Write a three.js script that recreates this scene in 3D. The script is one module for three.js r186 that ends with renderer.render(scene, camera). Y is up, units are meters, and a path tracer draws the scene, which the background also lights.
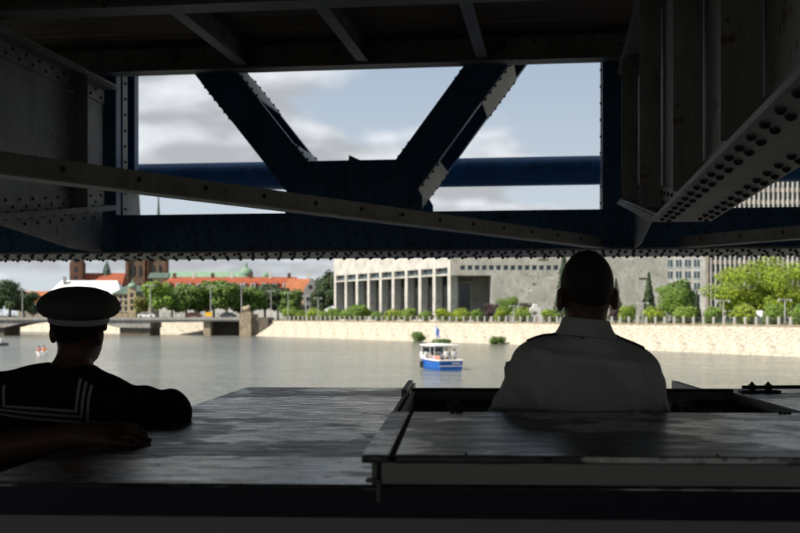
import * as THREE from 'three';
import { mergeGeometries, mergeVertices } from 'three/addons/utils/BufferGeometryUtils.js';
import { RoundedBoxGeometry } from 'three/addons/geometries/RoundedBoxGeometry.js';

// ---------------------------------------------------------------- camera, sky, sun, exposure
const EYE = 5.2, F = 1150, HOR = 315;            // eye height above the river, focal length and horizon row of the 800 x 533 photograph
const scene = new THREE.Scene();
const camera = new THREE.PerspectiveCamera(2 * Math.atan(266.5 / F) * 180 / Math.PI, 800 / 533, 0.1, 9000);
camera.position.set(0, EYE, 0);
camera.lookAt(0, EYE, -10);
camera.setViewOffset(800, 533, 0, -(HOR - 266.5), 800, 533);
camera.focus = 4.6; camera.userData.fStop = 5.6;
camera.updateProjectionMatrix();

const renderer = new THREE.WebGLRenderer({ antialias: true });
renderer.setSize(1024, 682);
renderer.toneMapping = THREE.LinearToneMapping;
renderer.toneMappingExposure = 1.62;
renderer.shadowMap.enabled = true;

const SUN = new THREE.Vector3(-0.70, 0.80, 0.36).normalize();
const sun = new THREE.DirectionalLight(0xfff5e8, 5.0);
sun.position.copy(SUN).multiplyScalar(400); sun.castShadow = true;
sun.shadow.mapSize.set(4096, 4096);
Object.assign(sun.shadow.camera, { left: -350, right: 350, top: 350, bottom: -350, near: 1, far: 1500 });
sun.target.position.set(0, 0, -150); sun.position.add(sun.target.position);
scene.add(sun, sun.target);

// ---------------------------------------------------------------- small maths
function rng(seed) { let a = seed >>> 0; return () => { a = (a + 0x6D2B79F5) | 0; let t = Math.imul(a ^ (a >>> 15), 1 | a); t = (t + Math.imul(t ^ (t >>> 7), 61 | t)) ^ t; return ((t ^ (t >>> 14)) >>> 0) / 4294967296; }; }
const clamp = (x, a = 0, b = 1) => Math.min(b, Math.max(a, x));
const mix = (a, b, t) => a + (b - a) * t;
const sstep = (a, b, x) => { const t = clamp((x - a) / (b - a)); return t * t * (3 - 2 * t); };
const PERM = (() => { const r = rng(77), p = [...Array(256).keys()]; for (let i = 255; i > 0; i--) { const j = Math.floor(r() * (i + 1)); [p[i], p[j]] = [p[j], p[i]]; } return Uint8Array.from([...p, ...p]); })();
function vnoise(x, y, z) {                         // value noise in 3-D, 0..1
  const xi = Math.floor(x), yi = Math.floor(y), zi = Math.floor(z);
  let u = x - xi, v = y - yi, w = z - zi; u = u * u * (3 - 2 * u); v = v * v * (3 - 2 * v); w = w * w * (3 - 2 * w);
  const h = (a, b, c) => PERM[(PERM[(PERM[a & 255] + b) & 255] + c) & 255] / 255;
  const l = (a, b, t) => a + (b - a) * t;
  return l(l(l(h(xi, yi, zi), h(xi + 1, yi, zi), u), l(h(xi, yi + 1, zi), h(xi + 1, yi + 1, zi), u), v),
    l(l(h(xi, yi, zi + 1), h(xi + 1, yi, zi + 1), u), l(h(xi, yi + 1, zi + 1), h(xi + 1, yi + 1, zi + 1), u), v), w);
}
function fbm(x, y, z, o = 5) { let s = 0, a = 0.5, n = 0; for (let i = 0; i < o; i++) { s += a * vnoise(x, y, z); n += a; x = x * 2.03 + 7.1; y = y * 2.03 + 3.7; z = z * 2.03 + 1.3; a *= 0.5; } return s / n; }
function pnoise(u, v, pu, pv, seed) {              // value noise that repeats after pu x pv cells
  const xi = Math.floor(u), yi = Math.floor(v); let a = u - xi, b = v - yi; a = a * a * (3 - 2 * a); b = b * b * (3 - 2 * b);
  const h = (i, j) => PERM[(PERM[(PERM[(((i % pu) + pu) % pu) & 255] + (((j % pv) + pv) % pv)) & 255] + seed) & 255] / 255;
  return mix(mix(h(xi, yi), h(xi + 1, yi), a), mix(h(xi, yi + 1), h(xi + 1, yi + 1), a), b);
}
function pfbm(s, t, pu, pv, seed, o = 5) { let r = 0, a = 0.5, n = 0; for (let i = 0; i < o; i++) { r += a * pnoise(s * pu, t * pv, pu, pv, seed + i * 17); n += a; pu *= 2; pv *= 2; a *= 0.55; } return r / n; }

// ---------------------------------------------------------------- the sky (air and clouds)
{
  const W = 2048, Hh = 1024, data = new Float32Array(W * Hh * 4);
  for (let j = 0; j < Hh; j++) {
    const el = ((j + 0.5) / Hh - 0.5) * Math.PI;
    for (let i = 0; i < W; i++) {
      const az = ((i + 0.5) / W - 0.5) * 2 * Math.PI, k = (j * W + i) * 4;
      const y = Math.sin(el), x = Math.cos(el) * Math.cos(az), z = Math.cos(el) * Math.sin(az);
      const e = Math.max(el, 0) * 180 / Math.PI;
      const up = sstep(0, 40, e);
      let r = mix(0.64, 0.26, up), g = mix(0.69, 0.36, up), b = mix(0.715, 0.50, up);
      const lift = sstep(0, 14, e);
      r *= mix(1, 0.74, lift); g *= mix(1, 0.80, lift); b *= mix(1, 0.90, lift);
      if (el > -0.02) {
        const q = 1 / (Math.max(y, 0) + 0.16);
        const px = x * q * 1.35, pz = z * q * 1.35;
        const wob = fbm(px * 1.5 + 9, pz * 1.5 + 2, 4, 3) - 0.5;
        const dens = (a, b, h) => fbm(a + wob * 0.5 + 154.91, b + wob * 0.5 + 102.13, h, 7);
        const h0 = y * 5, c0 = dens(px, pz, h0);
        const cov = sstep(0.445, 0.53, c0);
        const relief = c0 - dens(px - 0.06, pz + 0.10, h0 + 0.10);        // lit from above and from the sun's side
        const lum = clamp(0.64 + relief * 4.0 + (c0 - 0.5) * 0.1 + 0.5 * (fbm(px * 5 + 2, pz * 5, h0 * 3, 4) - 0.5), 0.48, 0.97);
        r = mix(r, lum * 0.97, cov * 0.9); g = mix(g, lum * 0.98, cov * 0.9); b = mix(b, lum * 1.0, cov * 0.9);
      }
      data[k] = r * 0.62; data[k + 1] = g * 0.635; data[k + 2] = b * 0.65; data[k + 3] = 1;
    }
  }
  const sky = new THREE.DataTexture(data, W, Hh, THREE.RGBAFormat, THREE.FloatType);
  sky.mapping = THREE.EquirectangularReflectionMapping; sky.magFilter = sky.minFilter = THREE.LinearFilter; sky.needsUpdate = true;
  scene.background = sky; scene.environment = sky;
}

// ---------------------------------------------------------------- textures and materials
function dataTex(w, h, fn, metresU, metresV, srgb = true) {
  const d = new Uint8Array(w * h * 4);
  for (let j = 0; j < h; j++) for (let i = 0; i < w; i++) { const c = fn((i + 0.5) / w, (j + 0.5) / h), k = (j * w + i) * 4; for (let q = 0; q < 3; q++) d[k + q] = clamp(Array.isArray(c) ? c[q] : c) * 255; d[k + 3] = 255; }
  const t = new THREE.DataTexture(d, w, h); t.wrapS = t.wrapT = THREE.RepeatWrapping; t.magFilter = THREE.LinearFilter; t.minFilter = THREE.LinearMipmapLinearFilter; t.generateMipmaps = true;
  t.repeat.set(1 / metresU, 1 / metresV); if (srgb) t.colorSpace = THREE.SRGBColorSpace; t.needsUpdate = true; return t;
}
const lin = (r, g, b) => new THREE.Color().setRGB(r, g, b);
// paint: multiplies the base colour; scattered chips, rust runs and dirt specks with outlines of their own
const paintTex = dataTex(512, 512, (u, v) => {
  const m = pfbm(u, v, 6, 6, 3), s = pfbm(u, v, 60, 10, 9, 3), sp = pfbm(u, v, 48, 48, 21, 2);
  let k = 0.80 + 0.26 * (m - 0.5) + 0.16 * (s - 0.5);
  let c = [k, k, k];
  const rust = sstep(0.72, 0.77, pfbm(u, v, 14, 7, 40, 4) * 0.75 + sp * 0.25);
  c = [mix(c[0], 0.62, rust), mix(c[1], 0.46, rust), mix(c[2], 0.36, rust)];
  return c;
}, 1.7, 1.7);
const paintBump = dataTex(512, 512, (u, v) => 0.5 + 0.6 * (pfbm(u, v, 40, 40, 5, 4) - 0.5), 1.1, 1.1, false);
const paintFine = paintTex.clone(); paintFine.repeat.set(1 / 0.55, 1 / 0.55); paintFine.needsUpdate = true;
const concreteTex = dataTex(512, 512, (u, v) => { const k = 0.86 + 0.22 * (pfbm(u, v, 8, 8, 61) - 0.5) + 0.16 * (pfbm(u, v, 60, 12, 14, 3) - 0.5); const st = sstep(0.70, 0.76, pfbm(u, v, 30, 30, 33, 3)); return [k * mix(1, 0.82, st), k * mix(1, 0.79, st), k * mix(1, 0.75, st)]; }, 14, 14);
// coursed stone of the sloping embankment: joints and tones of stones too small to pick apart at this distance
const stoneFn = (u, v) => {
  const rows = 16, cols = 12, r = Math.floor(v * rows), fv = v * rows - r, off = (PERM[r] / 255), cu = u * cols + off, c = Math.floor(cu), fu = cu - c;
  const t = PERM[(PERM[c % cols & 255] + r * 7) & 255] / 255, e = Math.min(fu, 1 - fu, fv * 0.8, (1 - fv) * 0.8);
  return [t, sstep(0.02, 0.10, e)];
};
const stoneTex = dataTex(512, 512, (u, v) => { const [t, j] = stoneFn(u, v), n = pfbm(u, v, 10, 10, 81); const k = (0.90 + 0.22 * (t - 0.5) + 0.34 * (n - 0.5)) * mix(0.86, 1, j); return [k, k * 0.965, k * 0.905]; }, 6, 6);
const stoneBump = dataTex(512, 512, (u, v) => { const [t, j] = stoneFn(u, v); return j * (0.6 + 0.4 * t); }, 6, 6, false);
const roofStain = (u, v) => { const a = pfbm(u, v, 5, 5, 2, 5), b = pfbm(u, v, 19, 19, 12, 4), c = pfbm(u, v, 70, 70, 30, 2); return [sstep(0.49, 0.57, a * 0.66 + b * 0.34), c]; };
const roofTex = dataTex(1024, 1024, (u, v) => { const [w, c] = roofStain(u, v), n = pfbm(u, v, 40, 40, 51, 4), sp = sstep(0.66, 0.72, pfbm(u, v, 34, 34, 90, 3)); const k = (1.02 + 0.40 * (n - 0.5)) * mix(1, 0.36, w) * mix(1, 0.55, sp) * (c > 0.80 ? 0.7 : 1); return [k, k * 0.99, k * 0.965]; }, 1.9, 1.9);
const roofRough = dataTex(1024, 1024, (u, v) => { const [w, c] = roofStain(u, v), n = pfbm(u, v, 26, 80, 71, 4); return clamp(mix(0.27, 0.33, w) + 0.28 * (n - 0.5)); }, 1.9, 1.9, false);
const roofBump = dataTex(1024, 1024, (u, v) => 0.5 + 0.5 * (pfbm(u, v, 34, 34, 5, 5) - 0.5) + 0.25 * (pfbm(u, v, 9, 9, 55, 3) - 0.5), 1.9, 1.9, false);
const waveTex = dataTex(1024, 1024, (u, v) => { const a = pfbm(u, v, 9, 16, 4, 6), b = pfbm(u, v, 40, 64, 24, 4); return clamp(0.5 + 1.0 * (a - 0.5) + 0.5 * (Math.abs(b - 0.5) - 0.12)); }, 62, 62, false);
const waterTone = dataTex(512, 512, (u, v) => { const k = 0.86 + 0.3 * (pfbm(u, v, 5, 9, 15, 5) - 0.5); return [k, k, k * 0.98]; }, 260, 260);
const woodTex = dataTex(512, 256, (u, v) => { const g = pfbm(u, v, 5, 60, 8, 4), n = pfbm(u, v, 6, 6, 18, 4); const k = 0.72 + 0.35 * (g - 0.5) + 0.3 * (n - 0.5); return [k, k * 0.95, k * 0.88]; }, 2.1, 0.7);
const tileTex = dataTex(256, 256, (u, v) => { const r = (v * 24) % 1, k = (0.84 + 0.3 * (pfbm(u, v, 24, 24, 12, 3) - 0.5) + 0.25 * (pfbm(u, v, 4, 4, 19, 4) - 0.5)) * (r < 0.2 ? 0.8 : 1); return [k, k * 0.97, k * 0.94]; }, 8, 8);
const clothBump = dataTex(256, 256, (u, v) => 0.5 + 0.25 * Math.sin(u * 2 * Math.PI * 64) * Math.sin(v * 2 * Math.PI * 64) + 0.3 * (pfbm(u, v, 16, 16, 4, 3) - 0.5), 0.16, 0.16, false);
const brickTex = dataTex(256, 256, (u, v) => { const k = 0.82 + 0.4 * (pfbm(u, v, 20, 40, 6, 4) - 0.5) + 0.3 * (pfbm(u, v, 3, 5, 66, 4) - 0.5); return [k, k * 0.96, k * 0.92]; }, 12, 12);

const S = (o) => new THREE.MeshStandardMaterial(o);
const M = {
  grey: S({ color: lin(0.60, 0.58, 0.53), map: paintTex, bumpMap: paintBump, bumpScale: 0.0012, roughness: 0.55, metalness: 0 }),
  blue: S({ color: lin(0.055, 0.23, 0.48), map: paintTex, bumpMap: paintBump, bumpScale: 0.001, roughness: 0.5 }),
  rivet: S({ color: lin(0.05, 0.05, 0.05), roughness: 0.6 }),
  rivetBlue: S({ color: lin(0.02, 0.05, 0.10), roughness: 0.55 }),
  plank: S({ color: lin(0.42, 0.31, 0.20), map: woodTex, roughness: 0.85 }),
  deckSlab: S({ color: lin(0.16, 0.16, 0.155), map: concreteTex, roughness: 0.9 }),
  roof: S({ color: lin(0.92, 0.90, 0.86), map: roofTex, roughnessMap: roofRough, roughness: 1, metalness: 0.8, bumpMap: roofBump, bumpScale: 0.0007 }),
  cover: S({ color: lin(0.90, 0.88, 0.83), map: roofTex, roughnessMap: roofRough, roughness: 1, metalness: 0.55, bumpMap: roofBump, bumpScale: 0.0007 }),
  coverFace: S({ color: lin(0.66, 0.645, 0.60), bumpMap: paintBump, bumpScale: 0.0008, roughness: 0.5 }),
  navy: S({ color: lin(0.012, 0.018, 0.055), map: paintTex, roughness: 0.45 }),
  shipWhite: S({ color: lin(0.60, 0.60, 0.58), bumpMap: paintBump, bumpScale: 0.0008, roughness: 0.5 }),
  darkMetal: S({ color: lin(0.03, 0.03, 0.03), roughness: 0.5, metalness: 0.4 }),
  railMetal: S({ color: lin(0.36, 0.355, 0.34), map: paintTex, roughness: 0.45, metalness: 0.5 }),
  rubber: S({ color: lin(0.02, 0.02, 0.02), roughness: 0.8 }),
  deckFloor: S({ color: lin(0.10, 0.10, 0.095), map: woodTex, roughness: 0.8 }),
  hull: S({ color: lin(0.02, 0.03, 0.09), roughness: 0.4 }),
  water: new THREE.MeshPhysicalMaterial({ color: lin(0.180, 0.188, 0.165), map: waterTone, roughness: 0.14, ior: 1.33, bumpMap: waveTex, bumpScale: 0.95 }),
  stone: S({ color: lin(0.56, 0.55, 0.50), map: stoneTex, bumpMap: stoneBump, bumpScale: 0.05, roughness: 0.95 }),
  grass: S({ color: lin(0.07, 0.10, 0.03), roughness: 1, map: concreteTex }),
  paving: S({ color: lin(0.34, 0.32, 0.28), map: concreteTex, roughness: 0.95 }),
  museum: S({ color: lin(0.62, 0.61, 0.56), map: concreteTex, roughness: 0.95 }),
  museumGrey: S({ color: lin(0.48, 0.48, 0.43), map: concreteTex, roughness: 0.95 }),
  concrete: S({ color: lin(0.42, 0.415, 0.39), map: concreteTex, roughness: 0.95 }),
  darkStone: S({ color: lin(0.17, 0.16, 0.145), map: stoneTex, roughness: 0.95 }),
  paleStone: S({ color: lin(0.42, 0.38, 0.31), map: stoneTex, bumpMap: stoneBump, bumpScale: 0.05, roughness: 0.95 }),
  glassDark: S({ color: lin(0.02, 0.022, 0.025), roughness: 0.12 }),
  glassBlue: S({ color: lin(0.05, 0.08, 0.10), roughness: 0.1 }),
  redTile: S({ color: lin(0.40, 0.105, 0.048), map: tileTex, roughness: 0.9 }),
  orangeTile: S({ color: lin(0.52, 0.20, 0.09), map: tileTex, roughness: 0.9 }),
  copper: S({ color: lin(0.26, 0.44, 0.33), map: tileTex, roughness: 0.8 }),
  copperDark: S({ color: lin(0.10, 0.17, 0.14), map: tileTex, roughness: 0.8 }),
  brick: S({ color: lin(0.17, 0.085, 0.055), map: brickTex, roughness: 0.95 }),
  brickBrown: S({ color: lin(0.20, 0.145, 0.11), map: brickTex, roughness: 0.95 }),
  whiteWall: S({ color: lin(0.72, 0.71, 0.68), map: concreteTex, roughness: 0.9 }),
  creamWall: S({ color: lin(0.50, 0.41, 0.26), map: concreteTex, roughness: 0.9 }),
  greyWall: S({ color: lin(0.34, 0.33, 0.33), map: concreteTex, roughness: 0.9 }),
  beigeWall: S({ color: lin(0.50, 0.44, 0.36), map: concreteTex, roughness: 0.9 }),
  paintWhite: S({ color: lin(0.78, 0.78, 0.76), roughness: 0.5 }),
  lampMetal: S({ color: lin(0.42, 0.42, 0.42), roughness: 0.5, metalness: 0.3 }),
  postPale: S({ color: lin(0.62, 0.61, 0.58), map: concreteTex, roughness: 0.9 }),
  ironDark: S({ color: lin(0.05, 0.055, 0.05), roughness: 0.7 }),
  yellowSign: S({ color: lin(0.75, 0.42, 0.02), roughness: 0.6 }),
  bark: S({ color: lin(0.09, 0.065, 0.045), map: woodTex, roughness: 1 }),
  skin: S({ color: lin(0.20, 0.115, 0.082), roughness: 0.55, bumpMap: paintBump, bumpScale: 0.0006 }),
  skinTan: S({ color: lin(0.17, 0.082, 0.052), roughness: 0.5, bumpMap: paintBump, bumpScale: 0.0006 }),
  shirt: S({ color: lin(0.80, 0.80, 0.79), roughness: 0.9, bumpMap: clothBump, bumpScale: 0.0004 }),
  clothBlack: S({ color: lin(0.012, 0.012, 0.016), roughness: 0.95, bumpMap: clothBump, bumpScale: 0.0005 }),
  capTop: S({ color: lin(0.13, 0.13, 0.128), roughness: 0.9, bumpMap: clothBump, bumpScale: 0.0005 }),
  offWhite: S({ color: lin(0.60, 0.60, 0.58), roughness: 0.85 }),
  eye: S({ color: lin(0.6, 0.58, 0.55), roughness: 0.25 }),
  stubble: S({ color: lin(0.05, 0.036, 0.03), roughness: 0.75, bumpMap: paintBump, bumpScale: 0.0008 }),
  hair: S({ color: lin(0.02, 0.014, 0.010), roughness: 0.8 }),
  boatBlue: S({ color: lin(0.004, 0.10, 0.42), roughness: 0.35 }),
  boatWhite: S({ color: lin(0.78, 0.78, 0.77), roughness: 0.4 }),
  flagBlue: S({ color: lin(0.22, 0.32, 0.66), roughness: 0.8, side: THREE.DoubleSide }),
  carDark: S({ color: lin(0.06, 0.07, 0.09), roughness: 0.3, metalness: 0.3 }),
  carRed: S({ color: lin(0.10, 0.02, 0.02), roughness: 0.3 }),
};
const leafMat = (r, g, b) => new THREE.MeshPhysicalMaterial({ color: lin(r, g, b), roughness: 0.85, transmission: 0.25, thickness: 0, vertexColors: true, side: THREE.DoubleSide });
const L = {
  green: leafMat(0.085, 0.17, 0.018), dark: leafMat(0.036, 0.075, 0.022), lime: leafMat(0.20, 0.30, 0.006),
  limeDark: leafMat(0.16, 0.26, 0.018),
  mid: leafMat(0.12, 0.23, 0.015), conifer: leafMat(0.03, 0.06, 0.025), purple: leafMat(0.040, 0.018, 0.025), olive: leafMat(0.15, 0.165, 0.035),
};

// ---------------------------------------------------------------- builders
const used = {};
function numbered(n) { const k = (used[n] = (used[n] ?? -1) + 1); return k ? `${n}_${String(k).padStart(3, '0')}` : n; }
function tag(o, label, category, group, kind) { o.userData.label = label; o.userData.category = category; if (group) o.userData.group = group; if (kind) o.userData.kind = kind; return o; }
function shadow(o) { o.castShadow = o.receiveShadow = true; return o; }
function planar(g, s = 1) {                                     // uv in metres, taken from the face's main direction
  if (g.index) g = g.toNonIndexed();
  g.computeVertexNormals; const p = g.attributes.position, n = g.attributes.normal, uv = new Float32Array(p.count * 2);
  for (let i = 0; i < p.count; i += 3) {
    let nx = 0, ny = 0, nz = 0; for (let k = 0; k < 3; k++) { nx += n.getX(i + k); ny += n.getY(i + k); nz += n.getZ(i + k); }
    nx = Math.abs(nx); ny = Math.abs(ny); nz = Math.abs(nz);
    for (let k = 0; k < 3; k++) { const x = p.getX(i + k), y = p.getY(i + k), z = p.getZ(i + k); let a, b; if (ny >= nx && ny >= nz) { a = x; b = z; } else if (nx >= nz) { a = z; b = y; } else { a = x; b = y; } uv[(i + k) * 2] = a * s; uv[(i + k) * 2 + 1] = b * s; }
  }
  g.setAttribute('uv', new THREE.BufferAttribute(uv, 2)); return g;
}
function join(list) {
  const gs = list.flat().map(g => { g = g.index ? g.toNonIndexed() : g; for (const k of Object.keys(g.attributes)) if (!['position', 'normal', 'uv', 'color'].includes(k)) g.deleteAttribute(k); if (!g.attributes.uv) g.setAttribute('uv', new THREE.BufferAttribute(new Float32Array(g.attributes.position.count * 2), 2)); return g; });
  return gs.length === 1 ? gs[0] : mergeGeometries(gs);
}
function mesh(name, geoms, mat, parent, keepUv = false) {
  let g = join(Array.isArray(geoms) ? geoms : [geoms]); if (!keepUv) g = planar(g);
  const m = shadow(new THREE.Mesh(g, mat)); m.name = parent ? name : numbered(name); (parent || scene).add(m); return m;
}
function thing(name, label, category, pos = [0, 0, 0], ry = 0, group) { const o = new THREE.Group(); o.name = numbered(name); o.position.set(...pos); o.rotation.y = ry; scene.add(o); return tag(o, label, category, group); }
function sub(name, parent) { const o = new THREE.Group(); o.name = name; parent.add(o); return o; }
const bx = (x0, x1, y0, y1, z0, z1) => { const g = new THREE.BoxGeometry(Math.abs(x1 - x0), Math.abs(y1 - y0), Math.abs(z1 - z0)); g.translate((x0 + x1) / 2, (y0 + y1) / 2, (z0 + z1) / 2); return g; };
const rbx = (x0, x1, y0, y1, z0, z1, r = 0.004) => { const g = new RoundedBoxGeometry(Math.abs(x1 - x0), Math.abs(y1 - y0), Math.abs(z1 - z0), 2, r); g.translate((x0 + x1) / 2, (y0 + y1) / 2, (z0 + z1) / 2); return g; };
function cyl(a, b, r0, r1 = r0, n = 12) { const A = new THREE.Vector3(...a), B = new THREE.Vector3(...b), d = B.clone().sub(A), g = new THREE.CylinderGeometry(r1, r0, d.length(), n); g.applyQuaternion(new THREE.Quaternion().setFromUnitVectors(new THREE.Vector3(0, 1, 0), d.clone().normalize())); const m = A.add(B).multiplyScalar(0.5); g.translate(m.x, m.y, m.z); return g; }
const ball = (x, y, z, r, n = 12) => { const g = new THREE.SphereGeometry(r, n, Math.ceil(n * 0.7)); g.translate(x, y, z); return g; };
function prism(pts, z0, z1) { const s = new THREE.Shape(pts.map(p => new THREE.Vector2(...p))); const g = new THREE.ExtrudeGeometry(s, { depth: z1 - z0, bevelEnabled: false }); g.translate(0, 0, z0); return g; }
const Xp = (px, z) => (px - 400) / F * z, Yp = (py, z) => EYE + (HOR - py) / F * z;    // a photograph column or row at depth z in metres

// ---------------------------------------------------------------- the river, the banks, the land
const LAND = 3.7;
{
  const g = new THREE.PlaneGeometry(7000, 7000); g.rotateX(-Math.PI / 2);
  const w = mesh('river_water', g, M.water); w.position.set(0, 0, -1500); w.userData.kind = 'structure';
}
const bankLine = [[130, -60], [92, 50], [75, 88], [60, 119], [49.4, 142], [37.9, 167.5], [16.4, 209], [-4.2, 239], [-34.7, 285], [-42, 297], [-66, 308], [-112, 358], [-140, 377], [-220, 400], [-600, 450]];
const bankPts = new THREE.CatmullRomCurve3(bankLine.map(([x, z]) => new THREE.Vector3(x, 0, z)), false, 'centripetal').getPoints(150);
const bankN = bankPts.map((p, i) => { const a = bankPts[Math.max(0, i - 1)], b = bankPts[Math.min(bankPts.length - 1, i + 1)], t = b.clone().sub(a).normalize(); return new THREE.Vector3(t.z, 0, -t.x); });
const bankAt = (i, off) => bankPts[i].clone().addScaledVector(bankN[i], off);
{
  const pos = [], uv = [], idx = [], n = bankPts.length, rows = [[-2, -1.2], [0, 0], [1.6, 1.1], [3.3, 2.5], [5, LAND - 0.02]];
  let len = 0; const r = rng(5);
  for (let i = 0; i < n; i++) { if (i) len += bankPts[i].distanceTo(bankPts[i - 1]); rows.forEach(([o, y], k) => { const p = bankAt(i, o); pos.push(p.x + (r() - 0.5) * 0.12, y + (k && k < 4 ? (r() - 0.5) * 0.12 : 0), -p.z); uv.push(len, o * 1.25); }); }
  for (let i = 0; i < n - 1; i++) for (let k = 0; k < 4; k++) { const a = i * 5 + k, b = a + 1, c = a + 5, d = c + 1; idx.push(a, b, c, b, d, c); }
  const g = new THREE.BufferGeometry(); g.setAttribute('position', new THREE.Float32BufferAttribute(pos, 3)); g.setAttribute('uv', new THREE.Float32BufferAttribute(uv, 2)); g.setIndex(idx); g.computeVertexNormals();
  M.stone.side = THREE.DoubleSide;
  const e = mesh('embankment', g, M.stone, null, true); e.userData.kind = 'structure';
  // coping kerb along the top of the slope
  const kerb = []; for (let i = 0; i < n - 1; i++) { const a = bankAt(i, 5.1), b = bankAt(i + 1, 5.1), l = a.distanceTo(b); const q = new THREE.BoxGeometry(l, 0.24, 0.5); q.rotateY(Math.atan2(b.z - a.z, b.x - a.x)); q.translate((a.x + b.x) / 2, LAND + 0.08, -(a.z + b.z) / 2); kerb.push(q); }
  const k = mesh('promenade_kerb', kerb, M.paleStone); k.userData.kind = 'structure';
  // promenade strip and the land behind
  const strip = (o0, o1, y) => { const P = [], I = []; for (let i = 0; i < n; i++) { const a = bankAt(i, o0), b = bankAt(i, o1); P.push(a.x, y, -a.z, b.x, y, -b.z); if (i < n - 1) { const q = i * 2; I.push(q, q + 1, q + 2, q + 1, q + 3, q + 2); } } const gg = new THREE.BufferGeometry(); gg.setAttribute('position', new THREE.Float32BufferAttribute(P, 3)); gg.setIndex(I); gg.computeVertexNormals(); return gg; };
  M.paving.side = M.grass.side = THREE.DoubleSide;
  mesh('promenade_path', strip(5, 11, LAND + 0.006), M.paving).userData.kind = 'structure';
  const sh = new THREE.Shape(); bankPts.forEach((p, i) => { const q = bankAt(i, 4.9); i ? sh.lineTo(q.x, q.z) : sh.moveTo(q.x, q.z); });
  sh.lineTo(-4000, 500); sh.lineTo(-4000, 4500); sh.lineTo(4000, 4500); sh.lineTo(4000, -60);
  const lg = new THREE.ShapeGeometry(sh); lg.rotateX(-Math.PI / 2); lg.translate(0, LAND, 0);
  mesh('ground', lg, M.grass).userData.kind = 'structure';
}

// ---------------------------------------------------------------- the steel bridge overhead (local x along the bridge, y above the eye, -z across the bridge)
const YAW = Math.atan(158 / F);
const bridge = thing('steel_bridge', 'riveted blue and grey steel truss bridge passing overhead', 'bridge', [0, EYE, 0], -YAW);
const GR = 0.753, GL = -4.75, GEND = 11.55;                    // webs of the two cross girders, far end of the girders
const TF = 11.7, TB = 12.35, TD = 12.75;                                   // near and far plane of the truss
const rivetGeo = (() => { const g = new THREE.SphereGeometry(0.0195, 12, 5, 0, Math.PI * 2, 0, Math.PI / 2); g.scale(1, 0.8, 1); return g; })();
const rivetLow = (() => { const g = new THREE.SphereGeometry(0.0165, 7, 3, 0, Math.PI * 2, 0, Math.PI / 2); return g; })();
const down = new THREE.Quaternion().setFromAxisAngle(new THREE.Vector3(1, 0, 0), Math.PI);
function rivetAt(geo, x, y, z, nx, ny, nz) { const g = geo.clone(); g.applyQuaternion(new THREE.Quaternion().setFromUnitVectors(new THREE.Vector3(0, 1, 0), new THREE.Vector3(nx, ny, nz).normalize())); g.translate(x, y, z); return g; }
function stuffRivets(name, list, mat, parent) { const m = mesh(name, list.map(a => rivetAt(rivetLow, ...a)), mat, parent); m.userData.kind = 'stuff'; return m; }
const VK = 7.26, HK = 0.60, HE = 1.10, VE = 11.34;             // knee of the bottom flange and its rise towards the truss
const flangeH = v => v < VK ? HK : HK + (HE - HK) * (v - VK) / (VE - VK);
const TOP = 2.38;
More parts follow.
